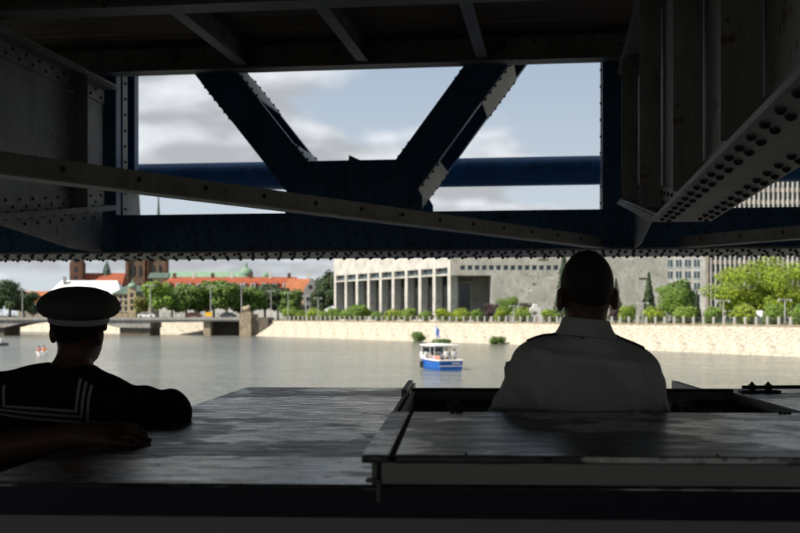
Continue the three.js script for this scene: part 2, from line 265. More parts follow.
// polygon in the (v, H) plane, from u = x0 to x1
function webPoly(pts, x0, x1) {
  const g = prism(pts, 0, x1 - x0), p = g.attributes.position, n = g.attributes.normal;
  for (let i = 0; i < p.count; i++) { const v = p.getX(i), z = p.getZ(i), nv = n.getX(i), nz = n.getZ(i); p.setX(i, x0 + z); p.setZ(i, -v); n.setX(i, nz); n.setZ(i, -nv); }
  return g;
}
function crossGirder(u, visible, v0 = -30.9) {
  const g = sub('cross_girder', bridge);
  const s = u < -1 ? 1 : -1;                                   // the side that the camera sees
  mesh('web', webPoly([[v0, HK + 0.02], [VK, HK + 0.02], [GEND, flangeH(GEND) + 0.02], [GEND, TOP + 0.12], [v0, TOP + 0.12]], u - 0.007, u + 0.007), M.grey, g);
  // bottom flange: three stacked cover plates, level and then rising
  for (let k = 0; k < 3; k++) {
    const w = 0.178 - k * 0.006, t = 0.011, y = (k - 2) * 0.0125;
    mesh('bottom_flange', [webPoly([[v0, HK + y], [VK, HK + y], [VK, HK + y + t], [v0, HK + y + t]], u - w, u + w), webPoly([[VK + 0.001, HK + y], [GEND, flangeH(GEND) + y], [GEND, flangeH(GEND) + y + t], [VK + 0.001, HK + y + t]], u - w, u + w)], M.grey, g);
  }
  mesh('top_flange', [bx(u - 0.17, u + 0.17, TOP, TOP + 0.014, -GEND, -v0), bx(u - 0.165, u + 0.165, TOP + 0.016, TOP + 0.03, -GEND, -v0)], M.grey, g);
  for (const d of [-1, 1]) {
    const a = u + d * 0.0072, b = u + d * 0.023, c = u + d * 0.15;
    const lo = Math.min(a, b), hi = Math.max(a, b);
    mesh('flange_angle', [
      webPoly([[v0, HK + 0.013], [VK, HK + 0.013], [GEND, flangeH(GEND) + 0.013], [GEND, flangeH(GEND) + 0.18], [VK, HK + 0.18], [v0, HK + 0.18]], lo, hi),
      webPoly([[v0, HK + 0.013], [VK, HK + 0.013], [GEND, flangeH(GEND) + 0.013], [GEND, flangeH(GEND) + 0.027], [VK, HK + 0.027], [v0, HK + 0.027]], Math.min(b, c), Math.max(b, c)),
      bx(lo, hi, TOP - 0.16, TOP - 0.002, -GEND, -v0), bx(Math.min(b, c), Math.max(b, c), TOP - 0.016, TOP - 0.002, -GEND, -v0)], M.grey, g);
    if (!visible) continue;
    for (const v of [-1.6, 0.2, 2.1, 4.27, 6.0, 8.4, 10.78]) {                    // web stiffeners: a plate out to the flange edge and an angle on the web
      const y0 = flangeH(v) + 0.03, o = u + d * 0.172;
      mesh('stiffener', [bx(Math.min(b, o), Math.max(b, o), y0, TOP - 0.018, -v - 0.006, -v + 0.006), bx(Math.min(b, u + d * 0.03), Math.max(b, u + d * 0.03), y0 + 0.15, TOP - 0.17, -v - 0.10, -v - 0.007)], M.grey, g);
    }
    // the tapered bracket below the rising flange
  }
  mesh('bracket_plate', webPoly([[9.1, flangeH(9.1) - 0.03], [GEND, flangeH(GEND) - 0.03], [GEND, 0.66], [10.75, 0.66]], u - 0.008, u + 0.008), M.grey, g);
  if (!visible) return g;
  // rivets on the underside of the bottom flange: two staggered pairs of rows
  const small = [];
  for (let v = 2.6; v < VK - 0.08; v += 0.245) for (const [du, dv] of [[-0.135, 0], [-0.085, 0.115], [0.085, 0], [0.135, 0.115]]) {
    if (u > 0 && v < 7.0) { const r = shadow(new THREE.Mesh(rivetGeo, M.rivet)); r.name = 'rivet'; r.position.set(u + du, HK - 0.025, -(v + dv)); r.quaternion.copy(down); g.add(r); }
    else small.push([u + du, HK - 0.025, -(v + dv), 0, -1, 0]);
  }
  for (let v = VK + 0.12; v < GEND - 0.1; v += 0.24) for (const [du, dv] of [[-0.12, 0], [-0.07, 0.11], [0.07, 0], [0.12, 0.11]]) small.push([u + du, flangeH(v + dv) - 0.0245, -(v + dv), 0, -1, 0]);
  // rivets on the angles against the web, the side in view
  for (let v = 3; v < GEND - 0.1; v += 0.26) {
    const x = u + s * 0.0232;
    small.push([x, flangeH(v) + 0.07, -v, s, 0, 0], [x, flangeH(v + 0.13) + 0.135, -(v + 0.13), s, 0, 0], [x, TOP - 0.05, -v, s, 0, 0], [x, TOP - 0.115, -(v + 0.13), s, 0, 0]);
    small.push([u + s * 0.11, flangeH(v) + 0.0275, -v, 0, 1, 0]);
    if (v > 9.6) small.push([u + s * 0.0085, flangeH(v) - 0.09, -v, s, 0, 0]);
  }
  for (let y = flangeH(10.78) + 0.25; y < TOP - 0.2; y += 0.15) small.push([u + s * 0.0305, y, -10.84, s, 0, 0]);
  stuffRivets('rivet_rows', small, M.rivet, g);
  return g;
}
crossGirder(GR, true); crossGirder(GL, true);
for (const u of [-10.2, -15.7, 6.3, 11.8]) crossGirder(u, false);

// lower chord of the truss: two deep channels, a top plate, a riveted bottom plate
const UL = -46, UR = 46, CB = 0.675, CT = 1.045;
{
  const c = sub('lower_chord', bridge);
  mesh('chord_web', [bx(UL, UR, CB, CT, -TF - 0.02, -TF), bx(UL, UR, CB, CT, -TB, -TB + 0.02)], M.blue, c);
  mesh('chord_angle', [bx(UL, UR, CT - 0.10, CT, -TF + 0.002, -TF + 0.016), bx(UL, UR, CB, CB + 0.10, -TF + 0.002, -TF + 0.016), bx(UL, UR, CB + 0.002, CB + 0.016, -TF + 0.016, -TF + 0.10)], M.blue, c);
  mesh('top_plate', bx(UL, UR, CT + 0.002, CT + 0.016, -TB + 0.0, -TF - 0.0), M.blue, c);
  mesh('bottom_plate', [bx(UL, UR, CB - 0.03, CB - 0.008, -12.95, -TF + 0.13)], M.grey, c);
  const rv = [], under = [], r = rng(8);
  for (let u = -9; u < 9; u += 0.205) { rv.push([u, CT - 0.05, -TF + 0.0165, 0, 0, 1], [u + 0.1, CB + 0.05, -TF + 0.0165, 0, 0, 1], [u + 0.05, (CB + CT) / 2 + 0.03, -TF + 0.0005, 0, 0, 1]); }
  for (let u = -9; u < 9; u += 0.15) for (const [dv, o] of [[0, 0], [0.12, 0.07], [0.55, 0.02], [0.95, 0.05], [1.15, 0]]) under.push([u + o + (r() - 0.5) * 0.015, CB - 0.031, -TF + 0.06 - dv, 0, -1, 0]);
  stuffRivets('rivet_rows', rv, M.rivetBlue, c);
  const um = mesh('bottom_rivets', under.map(a => { const g = rivetAt(rivetLow, 0, 0, 0, a[3], a[4], a[5]); g.scale(1.3, 1.6, 1.3); g.translate(a[0], a[1], a[2]); return g; }), M.rivet, c); um.userData.kind = 'stuff';
}
// diagonals meeting over the lower chord
function diagonal(u0, h0, u1, h1, side) {
  const d = sub('diagonal', bridge), L0 = Math.hypot(u1 - u0, h1 - h0), a = Math.atan2(h1 - h0, u1 - u0), w = 0.18;
  const place = g => { g.rotateZ(a); g.translate(u0, h0, 0); return g; };
  // local x along the member, y across it
  mesh('near_channel', [bx(0, L0, -w, w, -TF - 0.015, -TF - 0.001), bx(0, L0, w - 0.014, w, -TF - 0.11, -TF - 0.016), bx(0, L0, -w, -w + 0.014, -TF - 0.11, -TF - 0.016), bx(0, L0, w - 0.075, w + 0.002, -TF, -TF + 0.012), bx(0, L0, -w - 0.002, -w + 0.075, -TF, -TF + 0.012)].map(place), M.blue, d);
  mesh('far_channel', [bx(0, L0, -w, w, -TD, -TD + 0.014), bx(0, L0, w - 0.014, w, -TD + 0.015, -TD + 0.10), bx(0, L0, -w, -w + 0.014, -TD + 0.015, -TD + 0.10)].map(place), M.blue, d);
  const rv = [];
  for (const [x0, x1] of [[0.35, 0.95], [L0 - 1.25, L0 - 0.72]]) for (const s of [-1, 1]) {
    mesh('batten_plate', place(bx(x0, x1, s * (w + 0.003) - 0.005, s * (w + 0.003) + 0.005, -TD + 0.01, -TF - 0.02)), M.grey, d);
    for (let x = x0 + 0.05; x < x1; x += 0.085) for (const z of [-TF - 0.06, -TD + 0.06]) rv.push([x, s * (w + 0.008), z, 0, s, 0]);
  }
  for (let x = 0.3; x < L0 - 0.2; x += 0.19) for (const s of [-1, 1]) rv.push([x, s * (w - 0.038), -TF + 0.0125, 0, 0, 1]);
  const m = mesh('rivet_rows', rv.map(q => place(rivetAt(rivetLow, ...q))), M.rivetBlue, d); m.userData.kind = 'stuff';
}
const UA = -2.1;
diagonal(UA - 0.18, 0.93, UA - 0.18 - 1.75, 0.93 + 2.2, 1);
diagonal(UA + 0.18, 0.93, UA + 0.18 + 1.75, 0.93 + 2.35, 1);
for (const z of [-TF - 0.034, -TD - 0.016]) mesh('gusset_plate', prism([[UA - 0.72, 0.93], [UA + 0.72, 0.93], [UA + 0.72, 1.22], [UA + 0.50, 1.60], [UA - 0.50, 1.60], [UA - 0.72, 1.22]], z, z + 0.014), M.blue, bridge);
mesh('gusset_rib', [bx(UA - 0.05, UA + 0.05, 1.06, 1.605, -TF - 0.019, -TF - 0.007), prism([[UA - 0.05, 1.60], [UA + 0.08, 1.60], [UA - 0.05, 1.66]], -TF - 0.06, -TF - 0.045)], M.blue, bridge);
{
  const rv = []; for (const s of [-1, 1]) for (let k = 0; k < 7; k++) { rv.push([UA + s * (0.64 - k * 0.02), 0.98 + k * 0.085, -TF - 0.0195, 0, 0, 1], [UA + s * (0.22 + k * 0.045), 1.08 + k * 0.075, -TF - 0.0195, 0, 0, 1], [UA + s * (0.09), 1.05 + k * 0.08, -TF - 0.0195, 0, 0, 1]); }
  stuffRivets('gusset_rivets', rv, M.rivetBlue, bridge);
}
// posts
for (const [u, s] of [[GR - 0.04, -1], [GL - 0.17, 1], [6.26, -1]]) {
  const p = sub('post', bridge), w = 0.27;
  mesh('near_channel', [bx(u - w, u + w, CT + 0.02, 3.0, -TF - 0.012, -TF), bx(u - w, u - w + 0.014, CT + 0.02, 3.0, -TF - 0.12, -TF - 0.013), bx(u + w - 0.014, u + w, CT + 0.02, 3.0, -TF - 0.12, -TF - 0.013), bx(u - w, u - w + 0.09, CT + 0.02, 3, -TF + 0.001, -TF + 0.014), bx(u + w - 0.09, u + w, CT + 0.02, 3, -TF + 0.001, -TF + 0.014)], M.blue, p);
  mesh('far_channel', [bx(u - w, u + w, CT + 0.02, 3.0, -TB, -TB + 0.012), bx(u - w, u - w + 0.014, CT + 0.02, 3.0, -TB + 0.013, -TB + 0.12), bx(u + w - 0.014, u + w, CT + 0.02, 3.0, -TB + 0.013, -TB + 0.12)], M.blue, p);
  mesh('cover_strip', bx(u + s * (w + 0.002) - 0.004, u + s * (w + 0.002) + 0.004, CT + 0.02, 2.95, -TF - 0.30, -TF - 0.16), M.grey, p);
  mesh('batten_plate', [bx(u + s * (w + 0.002) - 0.003, u + s * (w + 0.002) + 0.003, CT + 0.02, CT + 0.30, -TB + 0.01, -TF - 0.31)], M.grey, p);
  const rv = []; for (let y = CT + 0.1; y < 2.9; y += 0.17) rv.push([u + s * (w + 0.006), y, -TF - 0.23, s, 0, 0], [u + s * (w - 0.045), y, -TF + 0.0145, 0, 0, 1], [u - s * (w - 0.045), y, -TF + 0.0145, 0, 0, 1]);
  stuffRivets('rivet_rows', rv, M.rivet, p);
}
// the pipe on the far side of the truss
mesh('service_pipe', [cyl([UL, 1.645, -13.25], [UR, 1.645, -13.25], 0.165, 0.165, 32), ...[-8, -2.1, 3.8].map(u => cyl([u - 0.05, 1.645, -13.25], [u + 0.05, 1.645, -13.25], 0.19, 0.19, 32))].slice(0, 1), M.blue, bridge);
for (const u of [-10.2, 6.3]) mesh('pipe_hanger', [bx(u - 0.03, u + 0.03, 1.82, 2.8, -13.28, -13.22), bx(u - 0.03, u + 0.03, 1.80, 1.84, -13.28, -TB - 0.02)], M.blue, bridge);
// edge beam, stringer and the little floor beams between them
mesh('edge_beam', [bx(UL, UR, 2.53, 2.86, -11.60, -11.58), bx(UL, UR, 2.53, 2.546, -11.69, -11.46), bx(UL, UR, 2.84, 2.856, -11.69, -11.46)], M.grey, bridge);
for (const v of [9.0, 6.2, 3.4, 0.6]) mesh('stringer', [bx(UL, UR, 2.50, 2.90, -v - 0.008, -v + 0.008), bx(UL, UR, 2.48, 2.515, -v - 0.13, -v + 0.13)], M.grey, bridge);
for (const u of [-6.9, -5.7, -3.2, -1.95, -0.75, 2.0, 3.3]) {
  const b = sub('floor_beam', bridge);
  mesh('beam_web', bx(u - 0.008, u + 0.008, 2.575, 2.77, -11.57, -9.01), M.grey, b);
  mesh('beam_flange', bx(u - 0.055, u + 0.055, 2.555, 2.573, -11.57, -9.14), M.grey, b);
  mesh('end_plate', [bx(u - 0.11, u + 0.11, 2.60, 2.70, -11.575, -11.56), bx(u - 0.11, u + 0.11, 2.60, 2.615, -11.558, -11.50)], M.grey, b);
}
{
  const r = rng(31);                                           // timber planks of the deck, seen from below; each its own piece where they show
  for (let k = 0; k < 14; k++) { const v = 9.1 + k * 0.178, y = 2.785 + (r() - 0.5) * 0.02; mesh('deck_plank', bx(UL, UR, y, y + 0.05, -v - 0.168 + r() * 0.008, -v), M.plank, bridge); }
  mesh('deck_slab', [bx(UL, UR, 2.93, 3.25, -12.9, 32)], M.deckSlab, bridge);
  mesh('deck_soffit', [bx(UL, UR, 2.90, 2.925, -9.1, 31.9)], M.grey, bridge);
  mesh('parapet', [bx(UL, UR, 3.255, 4.2, -12.88, -12.7), bx(UL, UR, 3.255, 4.2, 31.7, 31.9)], M.blue, bridge);
  mesh('rear_truss', [bx(UL, UR, 0.6, 1.05, 31, 31.6), ...[-5, 5, -15, 15, -25, 25].map(u => bx(u - 0.25, u + 0.25, 1.06, 2.89, 31, 31.6))], M.blue, bridge);
  for (const u of [UL, UR - 4]) mesh('pier', bx(u, u + 4, -6.2, 2.89, -12.6, 31.8), M.concrete, bridge);
}
// flat bracing bars under the girders: an upright leg and a level leg
function brace(u0, v0, u1, v1, h = 0.672, t = 0.105) {
  const l = Math.hypot(u1 - u0, v1 - v0), a = Math.atan2(v1 - v0, u1 - u0), place = g => { g.rotateY(a); g.translate(u0, 0, -v0); return g; };
  const b = sub('brace', bridge);
  mesh('upright_leg', place(bx(0, l, h, h + t, -0.007, 0.007)), M.grey, b);
  mesh('level_leg', place(bx(0, l, h - 0.014, h - 0.001, -0.065, 0.065)), M.grey, b);
  const rv = []; for (let x = 0.3; x < l; x += 0.52) rv.push([x, h + t * 0.55, 0.0075, 0, 0, 1]);
  const m = mesh('rivet_rows', rv.map(q => place(rivetAt(rivetLow, ...q))), M.rivet, b); m.userData.kind = 'stuff';
}
brace(-4.6, 0.98, 0.45, 11.62);
brace(1.2, 11.6, 5.9, 4.9);

// ---------------------------------------------------------------- the ship we ride on (local x to starboard, -z towards the bow, y above the water)
const SYAW = Math.atan(55 / F), FLOOR = 3.58, ROOF = EYE - 0.316, CTOP = EYE - 0.257;
const ship = thing('excursion_ship', 'excursion ship with a grey stained cabin roof, raised hatch cover and navy trim', 'ship', [0, 0, 0], -SYAW);
const A0 = -0.91, A1 = 1.75, B0 = 2.13, B1 = 5.0, HA0 = -0.15, HA1 = 1.02, HB0 = 2.75, HB1 = 4.33;
function slabHole(x0, x1, z0, z1, hx0, hx1, hz0, hz1, y0, y1) { return [bx(x0, hx0, y0, y1, -z1, -z0), bx(hx1, x1, y0, y1, -z1, -z0), bx(hx0, hx1, y0, y1, -hz0, -z0), bx(hx0, hx1, y0, y1, -z1, -hz1)]; }
{
  const hull = (() => {                                         // hull from sections, stern to bow
    const secs = [[-22, 2.6], [-16, 3.2], [0, 3.3], [10, 3.1], [16, 2.2], [20, 0.9], [22, 0.08]], P = [], I = [];
    secs.forEach(([b, w]) => { for (const [k, y] of [[0.75, -0.8], [0.92, 0.4], [1, 1.8], [1, FLOOR - 0.05]]) { P.push(0.42 - w * k, y, -b); } for (const [k, y] of [[1, FLOOR - 0.05], [1, 1.8], [0.92, 0.4], [0.75, -0.8]]) P.push(0.42 + w * k, y, -b); });
    for (let s = 0; s < secs.length - 1; s++) for (let k = 0; k < 8; k++) { const a = s * 8 + k, b = s * 8 + (k + 1) % 8; I.push(a, b, a + 8, b, b + 8, a + 8); }
    I.push(0, 7, 1, 7, 6, 1, 1, 6, 2, 6, 5, 2, 2, 5, 3, 5, 4, 3);
    const g = new THREE.BufferGeometry(); g.setAttribute('position', new THREE.Float32BufferAttribute(P, 3)); g.setIndex(I); g.computeVertexNormals(); return g.toNonIndexed();
  })(); hull.computeVertexNormals(); M.hull.side = THREE.DoubleSide;
  mesh('hull', hull, M.hull, ship);
  mesh('deck_floor', bx(-2.75, 3.55, FLOOR - 0.04, FLOOR, -9, 20), M.deckFloor, ship);
  mesh('roof', slabHole(A0, A1, B0, B1, HA0, HA1, HB0, HB1, ROOF - 0.03, ROOF), M.roof, ship);
  mesh('roof_trim', [bx(A0 - 0.004, A1 + 0.004, ROOF - 0.058, ROOF - 0.004, -B0 + 0.0, -B0 + 0.018), bx(A0 - 0.014, A0, ROOF - 0.058, ROOF - 0.004, -B1, -B0), bx(A1, A1 + 0.014, ROOF - 0.058, ROOF - 0.004, -B1, -B0), bx(A0, A1, ROOF - 0.058, ROOF - 0.006, -B1 - 0.014, -B1)], M.navy, ship);
  mesh('roof_edge_bead', cyl([A0, ROOF - 0.004, -B0 + 0.004], [A1, ROOF - 0.004, -B0 + 0.004], 0.006, 0.006, 8), M.roof, ship);
  mesh('cabin_wall', [bx(A0 + 0.02, A1 - 0.02, FLOOR, ROOF - 0.062, -B0 - 0.05, -B0 - 0.02), bx(A0 + 0.02, A0 + 0.05, FLOOR, ROOF - 0.031, -B1 + 0.03, -B0 - 0.051), bx(A1 - 0.05, A1 - 0.02, FLOOR, ROOF - 0.031, -B1 + 0.03, -B0 - 0.051), bx(A0 + 0.051, A1 - 0.051, FLOOR, ROOF - 0.031, -B1 + 0.03, -B1 + 0.06)], M.shipWhite, ship);
  mesh('hatch_coaming', [bx(HA0 - 0.012, HA0, ROOF - 0.18, CTOP - 0.03, -HB1, -HB0), bx(HA1, HA1 + 0.012, ROOF - 0.18, CTOP - 0.03, -HB1, -HB0), bx(HA0 - 0.012, HA1 + 0.012, ROOF - 0.18, CTOP - 0.03, -HB1 - 0.014, -HB1)], M.grey, ship);
  mesh('coaming_lip', [bx(HA0 - 0.014, HA1 + 0.014, CTOP - 0.029, CTOP - 0.02, -HB1 - 0.03, -HB1 + 0.006)], M.rubber, ship);
  for (const a of [0.0, 0.86]) {                                // latch plates with the outline of a cross on the coaming
    const l = sub('latch_plate', ship), z = -HB1 + 0.001, y = ROOF - 0.033;
    mesh('cross_plate', [bx(a - 0.035, a + 0.035, y - 0.012, y + 0.014, z, z + 0.006), bx(a - 0.014, a + 0.014, y - 0.04, y + 0.03, z, z + 0.009)], M.grey, l);
    mesh('latch_boss', cyl([a, y, z + 0.009], [a, y, z + 0.016], 0.008, 0.007, 10), M.darkMetal, l); for (const d of [-0.044, 0.044]) mesh('latch_stop', bx(a + d - 0.006, a + d + 0.006, y, y + 0.02, z, z + 0.01), M.darkMetal, l);
  }
  for (const a of [-0.175, 0.955]) {
    mesh('guide_rail', [rbx(a - 0.028, a - 0.006, ROOF + 0.001, ROOF + 0.034, -B1 + 0.02, -HB1 - 0.02, 0.003), rbx(a - 0.004, a + 0.004, ROOF + 0.001, ROOF + 0.022, -B1 + 0.02, -HB1 - 0.02, 0.002)], M.railMetal, ship);
  }
  mesh('hatch_side_rail', [rbx(-0.192, -0.178, ROOF + 0.001, ROOF + 0.022, -HB1 - 0.01, -3.35, 0.003)], M.darkMetal, ship);
  // sliding hatch cover: edge strip, dark gap, main plate, front face set back at its end
  const hc = sub('hatch_cover', ship), CB0 = B0 - 0.02, CB1 = 3.06, CL = -0.172, CR = 1.09;
  mesh('edge_strip', rbx(CL, CL + 0.050, CTOP - 0.016, CTOP, -CB1, -CB0, 0.004), M.cover, hc);
  mesh('gap_seal', bx(CL + 0.050, CL + 0.062, CTOP - 0.016, CTOP - 0.007, -CB1 + 0.01, -CB0 - 0.02), M.rubber, hc);
  mesh('top_plate', rbx(CL + 0.062, CR, CTOP - 0.016, CTOP, -CB1, -CB0, 0.004), M.cover, hc);
  mesh('front_face', rbx(CL + 0.036, CR, ROOF + 0.004, CTOP - 0.014, -CB0 - 0.022, -CB0 - 0.004, 0.003), M.coverFace, hc);
  mesh('front_seal', bx(CL + 0.036, CR, ROOF + 0.0005, ROOF + 0.0045, -CB0 - 0.02, -CB0 - 0.008), M.rubber, hc);
  mesh('side_face', bx(CL + 0.018, CL + 0.028, ROOF + 0.003, CTOP - 0.017, -CB1 + 0.01, -CB0 - 0.012), M.grey, hc);
  mesh('back_lip', bx(CL, CR, CTOP - 0.022, CTOP - 0.0165, -CB1, -CB1 + 0.03), M.darkMetal, hc);
  mesh('end_bracket', [rbx(CL + 0.008, CL + 0.036, ROOF + 0.008, ROOF + 0.014, -CB0 - 0.03, -CB0 + 0.006, 0.002), rbx(CL + 0.027, CL + 0.036, ROOF - 0.028, ROOF + 0.008, -CB0 - 0.008, -CB0 + 0.006, 0.002), rbx(CL + 0.004, CL + 0.027, ROOF - 0.006, ROOF - 0.001, -CB0 - 0.0, -CB0 + 0.006, 0.001)], M.railMetal, hc);
  for (const a of [0.005, 0.855]) for (const d of [-0.012, 0, 0.011]) mesh('cover_bolt', ball(a + d, CTOP + 0.001, -CB1 + 0.035, 0.0055, 8), M.darkMetal, hc);
  for (let k = 0; k < 5; k++) mesh('cover_screw', ball(0.02 + k * 0.23, CTOP - 0.001, -CB0 - 0.02, 0.0035, 8), M.darkMetal, hc);
  // the stop bar with two lugs lying across the forward roof
  const sb = sub('stop_bar', ship);
  mesh('bar', [cyl([1.17, ROOF + 0.021, -4.75], [1.74, ROOF + 0.024, -4.78], 0.008, 0.008, 10)], M.darkMetal, sb);
  for (const a of [1.21, 1.275]) mesh('lug', [rbx(a - 0.012, a + 0.012, ROOF + 0.001, ROOF + 0.034, -4.77, -4.735, 0.003), ball(a, ROOF + 0.036, -4.752, 0.008, 8)], M.darkMetal, sb);
  mesh('bar_foot', rbx(1.16, 1.32, ROOF + 0.0008, ROOF + 0.010, -4.785, -4.72, 0.002), M.darkMetal, sb);
  // side bulwarks
  mesh('bulwark', [bx(-2.78, -2.70, FLOOR, FLOOR + 0.95, -9, 20), bx(3.50, 3.58, FLOOR, FLOOR + 0.95, -9, 20)], M.shipWhite, ship);
}

// ---------------------------------------------------------------- people: distance fields meshed as one surface
function nets(f, mn, mx, c) {                                   // naive surface nets
  const nx = Math.ceil((mx[0] - mn[0]) / c) + 1, ny = Math.ceil((mx[1] - mn[1]) / c) + 1, nz = Math.ceil((mx[2] - mn[2]) / c) + 1, D = new Float32Array(nx * ny * nz);
  const id = (i, j, k) => (k * ny + j) * nx + i;
  for (let k = 0; k < nz; k++) for (let j = 0; j < ny; j++) for (let i = 0; i < nx; i++) {
    const d = f(mn[0] + i * c, mn[1] + j * c, mn[2] + k * c), b = id(0, j, k); D[b + i] = d;
    let n = Math.floor(Math.abs(d) / c * 0.55) - 1; while (n-- > 0 && i < nx - 1) D[b + ++i] = d;      // far from the surface: step along
  }
  const V = new Int32Array(nx * ny * nz).fill(-1), P = [], I = [];
  for (let k = 0; k < nz - 1; k++) for (let j = 0; j < ny - 1; j++) for (let i = 0; i < nx - 1; i++) {
    let s = 0, x = 0, y = 0, z = 0, n = 0; const d = [];
    for (let q = 0; q < 8; q++) { d[q] = D[id(i + (q & 1), j + ((q >> 1) & 1), k + (q >> 2))]; if (d[q] < 0) s |= 1 << q; }
    if (s === 0 || s === 255) continue;
    for (let a = 0; a < 8; a++) for (const b of [a | 1, a | 2, a | 4]) if (b !== a && (d[a] < 0) !== (d[b] < 0)) { const t = d[a] / (d[a] - d[b]); x += mix(a & 1, b & 1, t); y += mix((a >> 1) & 1, (b >> 1) & 1, t); z += mix(a >> 2, b >> 2, t); n++; }
    V[id(i, j, k)] = P.length / 3; P.push(mn[0] + (i + x / n) * c, mn[1] + (j + y / n) * c, mn[2] + (k + z / n) * c);
  }
  const quad = (a, b, e, g, flip) => { if (Math.min(a, b, e, g) < 0) return; flip ? I.push(a, e, b, b, e, g) : I.push(a, b, e, b, g, e); };
  for (let k = 1; k < nz - 1; k++) for (let j = 1; j < ny - 1; j++) for (let i = 1; i < nx - 1; i++) {
    const a = D[id(i, j, k)] < 0;
    if (a !== D[id(i + 1, j, k)] < 0) quad(V[id(i, j - 1, k - 1)], V[id(i, j, k - 1)], V[id(i, j - 1, k)], V[id(i, j, k)], !a);
    if (a !== D[id(i, j + 1, k)] < 0) quad(V[id(i - 1, j, k - 1)], V[id(i, j, k - 1)], V[id(i - 1, j, k)], V[id(i, j, k)], a);
    if (a !== D[id(i, j, k + 1)] < 0) quad(V[id(i - 1, j - 1, k)], V[id(i, j - 1, k)], V[id(i - 1, j, k)], V[id(i, j, k)], !a);
  }
  const g = new THREE.BufferGeometry(); g.setAttribute('position', new THREE.Float32BufferAttribute(P, 3)); g.setIndex(I);
  const N = new Float32Array(P.length), e = c * 0.5;
  for (let i = 0; i < P.length; i += 3) { const x = P[i], y = P[i + 1], z = P[i + 2]; let a = f(x + e, y, z) - f(x - e, y, z), b = f(x, y + e, z) - f(x, y - e, z), q = f(x, y, z + e) - f(x, y, z - e); const l = Math.hypot(a, b, q) || 1; N[i] = a / l; N[i + 1] = b / l; N[i + 2] = q / l; }
  g.setAttribute('normal', new THREE.BufferAttribute(N, 3)); return g;
}
const capd = (a, ra, b, rb, fz = 1) => { const dx = b[0] - a[0], dy = b[1] - a[1], dz = (b[2] - a[2]) * fz, q = dx * dx + dy * dy + dz * dz; return (x, y, z) => { const X = x - a[0], Y = y - a[1], Z = (z - a[2]) * fz, t = clamp((X * dx + Y * dy + Z * dz) / q); return Math.hypot(X - dx * t, Y - dy * t, Z - dz * t) - mix(ra, rb, t); }; };
const ell = (c, r) => (x, y, z) => { const X = (x - c[0]) / r[0], Y = (y - c[1]) / r[1], Z = (z - c[2]) / r[2], k0 = Math.hypot(X, Y, Z), k1 = Math.hypot(X / r[0], Y / r[1], Z / r[2]); return k1 < 1e-6 ? -Math.min(...r) : k0 * (k0 - 1) / k1; };
const smin = (a, b, k) => { const h = Math.max(k - Math.abs(a - b), 0) / k; return Math.min(a, b) - h * h * k * 0.25; };
const uni = (list, k) => (x, y, z) => { let d = 9; for (const f of list) d = smin(d, f(x, y, z), k); return d; };
function chain(pts, k) { const o = []; for (let i = 0; i < pts.length - 1; i++) o.push(capd(pts[i].slice(0, 3), pts[i][3], pts[i + 1].slice(0, 3), pts[i + 1][3])); return o; }
function head(c, s = 1, yaw = 0, tilt = 0) {                    // faces -z before turning; c is the middle of the skull
  const k = s, prims = [ell([0, 0.022 * k, 0.012 * k], [0.0715 * k, 0.093 * k, 0.092 * k]), ell([0, -0.045 * k, -0.028 * k], [0.058 * k, 0.07 * k, 0.062 * k]), ell([0, -0.088 * k, -0.052 * k], [0.03 * k, 0.022 * k, 0.03 * k]),
    capd([0, -0.002 * k, -0.086 * k], 0.009 * k, [0, -0.036 * k, -0.103 * k], 0.014 * k), ell([0, 0.02 * k, -0.076 * k], [0.05 * k, 0.012 * k, 0.018 * k]), ell([0, -0.066 * k, -0.083 * k], [0.026 * k, 0.008 * k, 0.012 * k])];
  const base = uni(prims, 0.022 * k);
  const ear = sgn => { const o = ell([sgn * 0.079 * k, -0.022 * k, 0.012 * k], [0.0105 * k, 0.032 * k, 0.019 * k]), h = ell([sgn * 0.087 * k, -0.018 * k, 0.006 * k], [0.007 * k, 0.017 * k, 0.010 * k]); return (x, y, z) => Math.max(o(x, y, z), -h(x, y, z)); };
  const e1 = ear(1), e2 = ear(-1), sk = [ell([0.031 * k, 0.0, -0.094 * k], [0.016 * k, 0.01 * k, 0.016 * k]), ell([-0.031 * k, 0, -0.094 * k], [0.016 * k, 0.01 * k, 0.016 * k])];
  const ca = Math.cos(yaw), sa = Math.sin(yaw), ct = Math.cos(tilt), st = Math.sin(tilt);
  const f = (X, Y, Z) => { X -= c[0]; Y -= c[1]; Z -= c[2]; let x = X * ct + Y * st, y = -X * st + Y * ct; let x2 = x * ca - Z * sa, z = x * sa + Z * ca; let d = base(x2, y, z); for (const q of sk) d = Math.max(d, -q(x2, y, z) - 0.004 * k); return smin(smin(d, e1(x2, y, z), 0.012 * k), e2(x2, y, z), 0.012 * k); };
  f.c = c; f.s = s; f.toWorld = (x, y, z) => { const x1 = x * ca + z * sa, z1 = -x * sa + z * ca; return [c[0] + x1 * ct - y * st, c[1] + x1 * st + y * ct, c[2] + z1]; };
  return f;
}
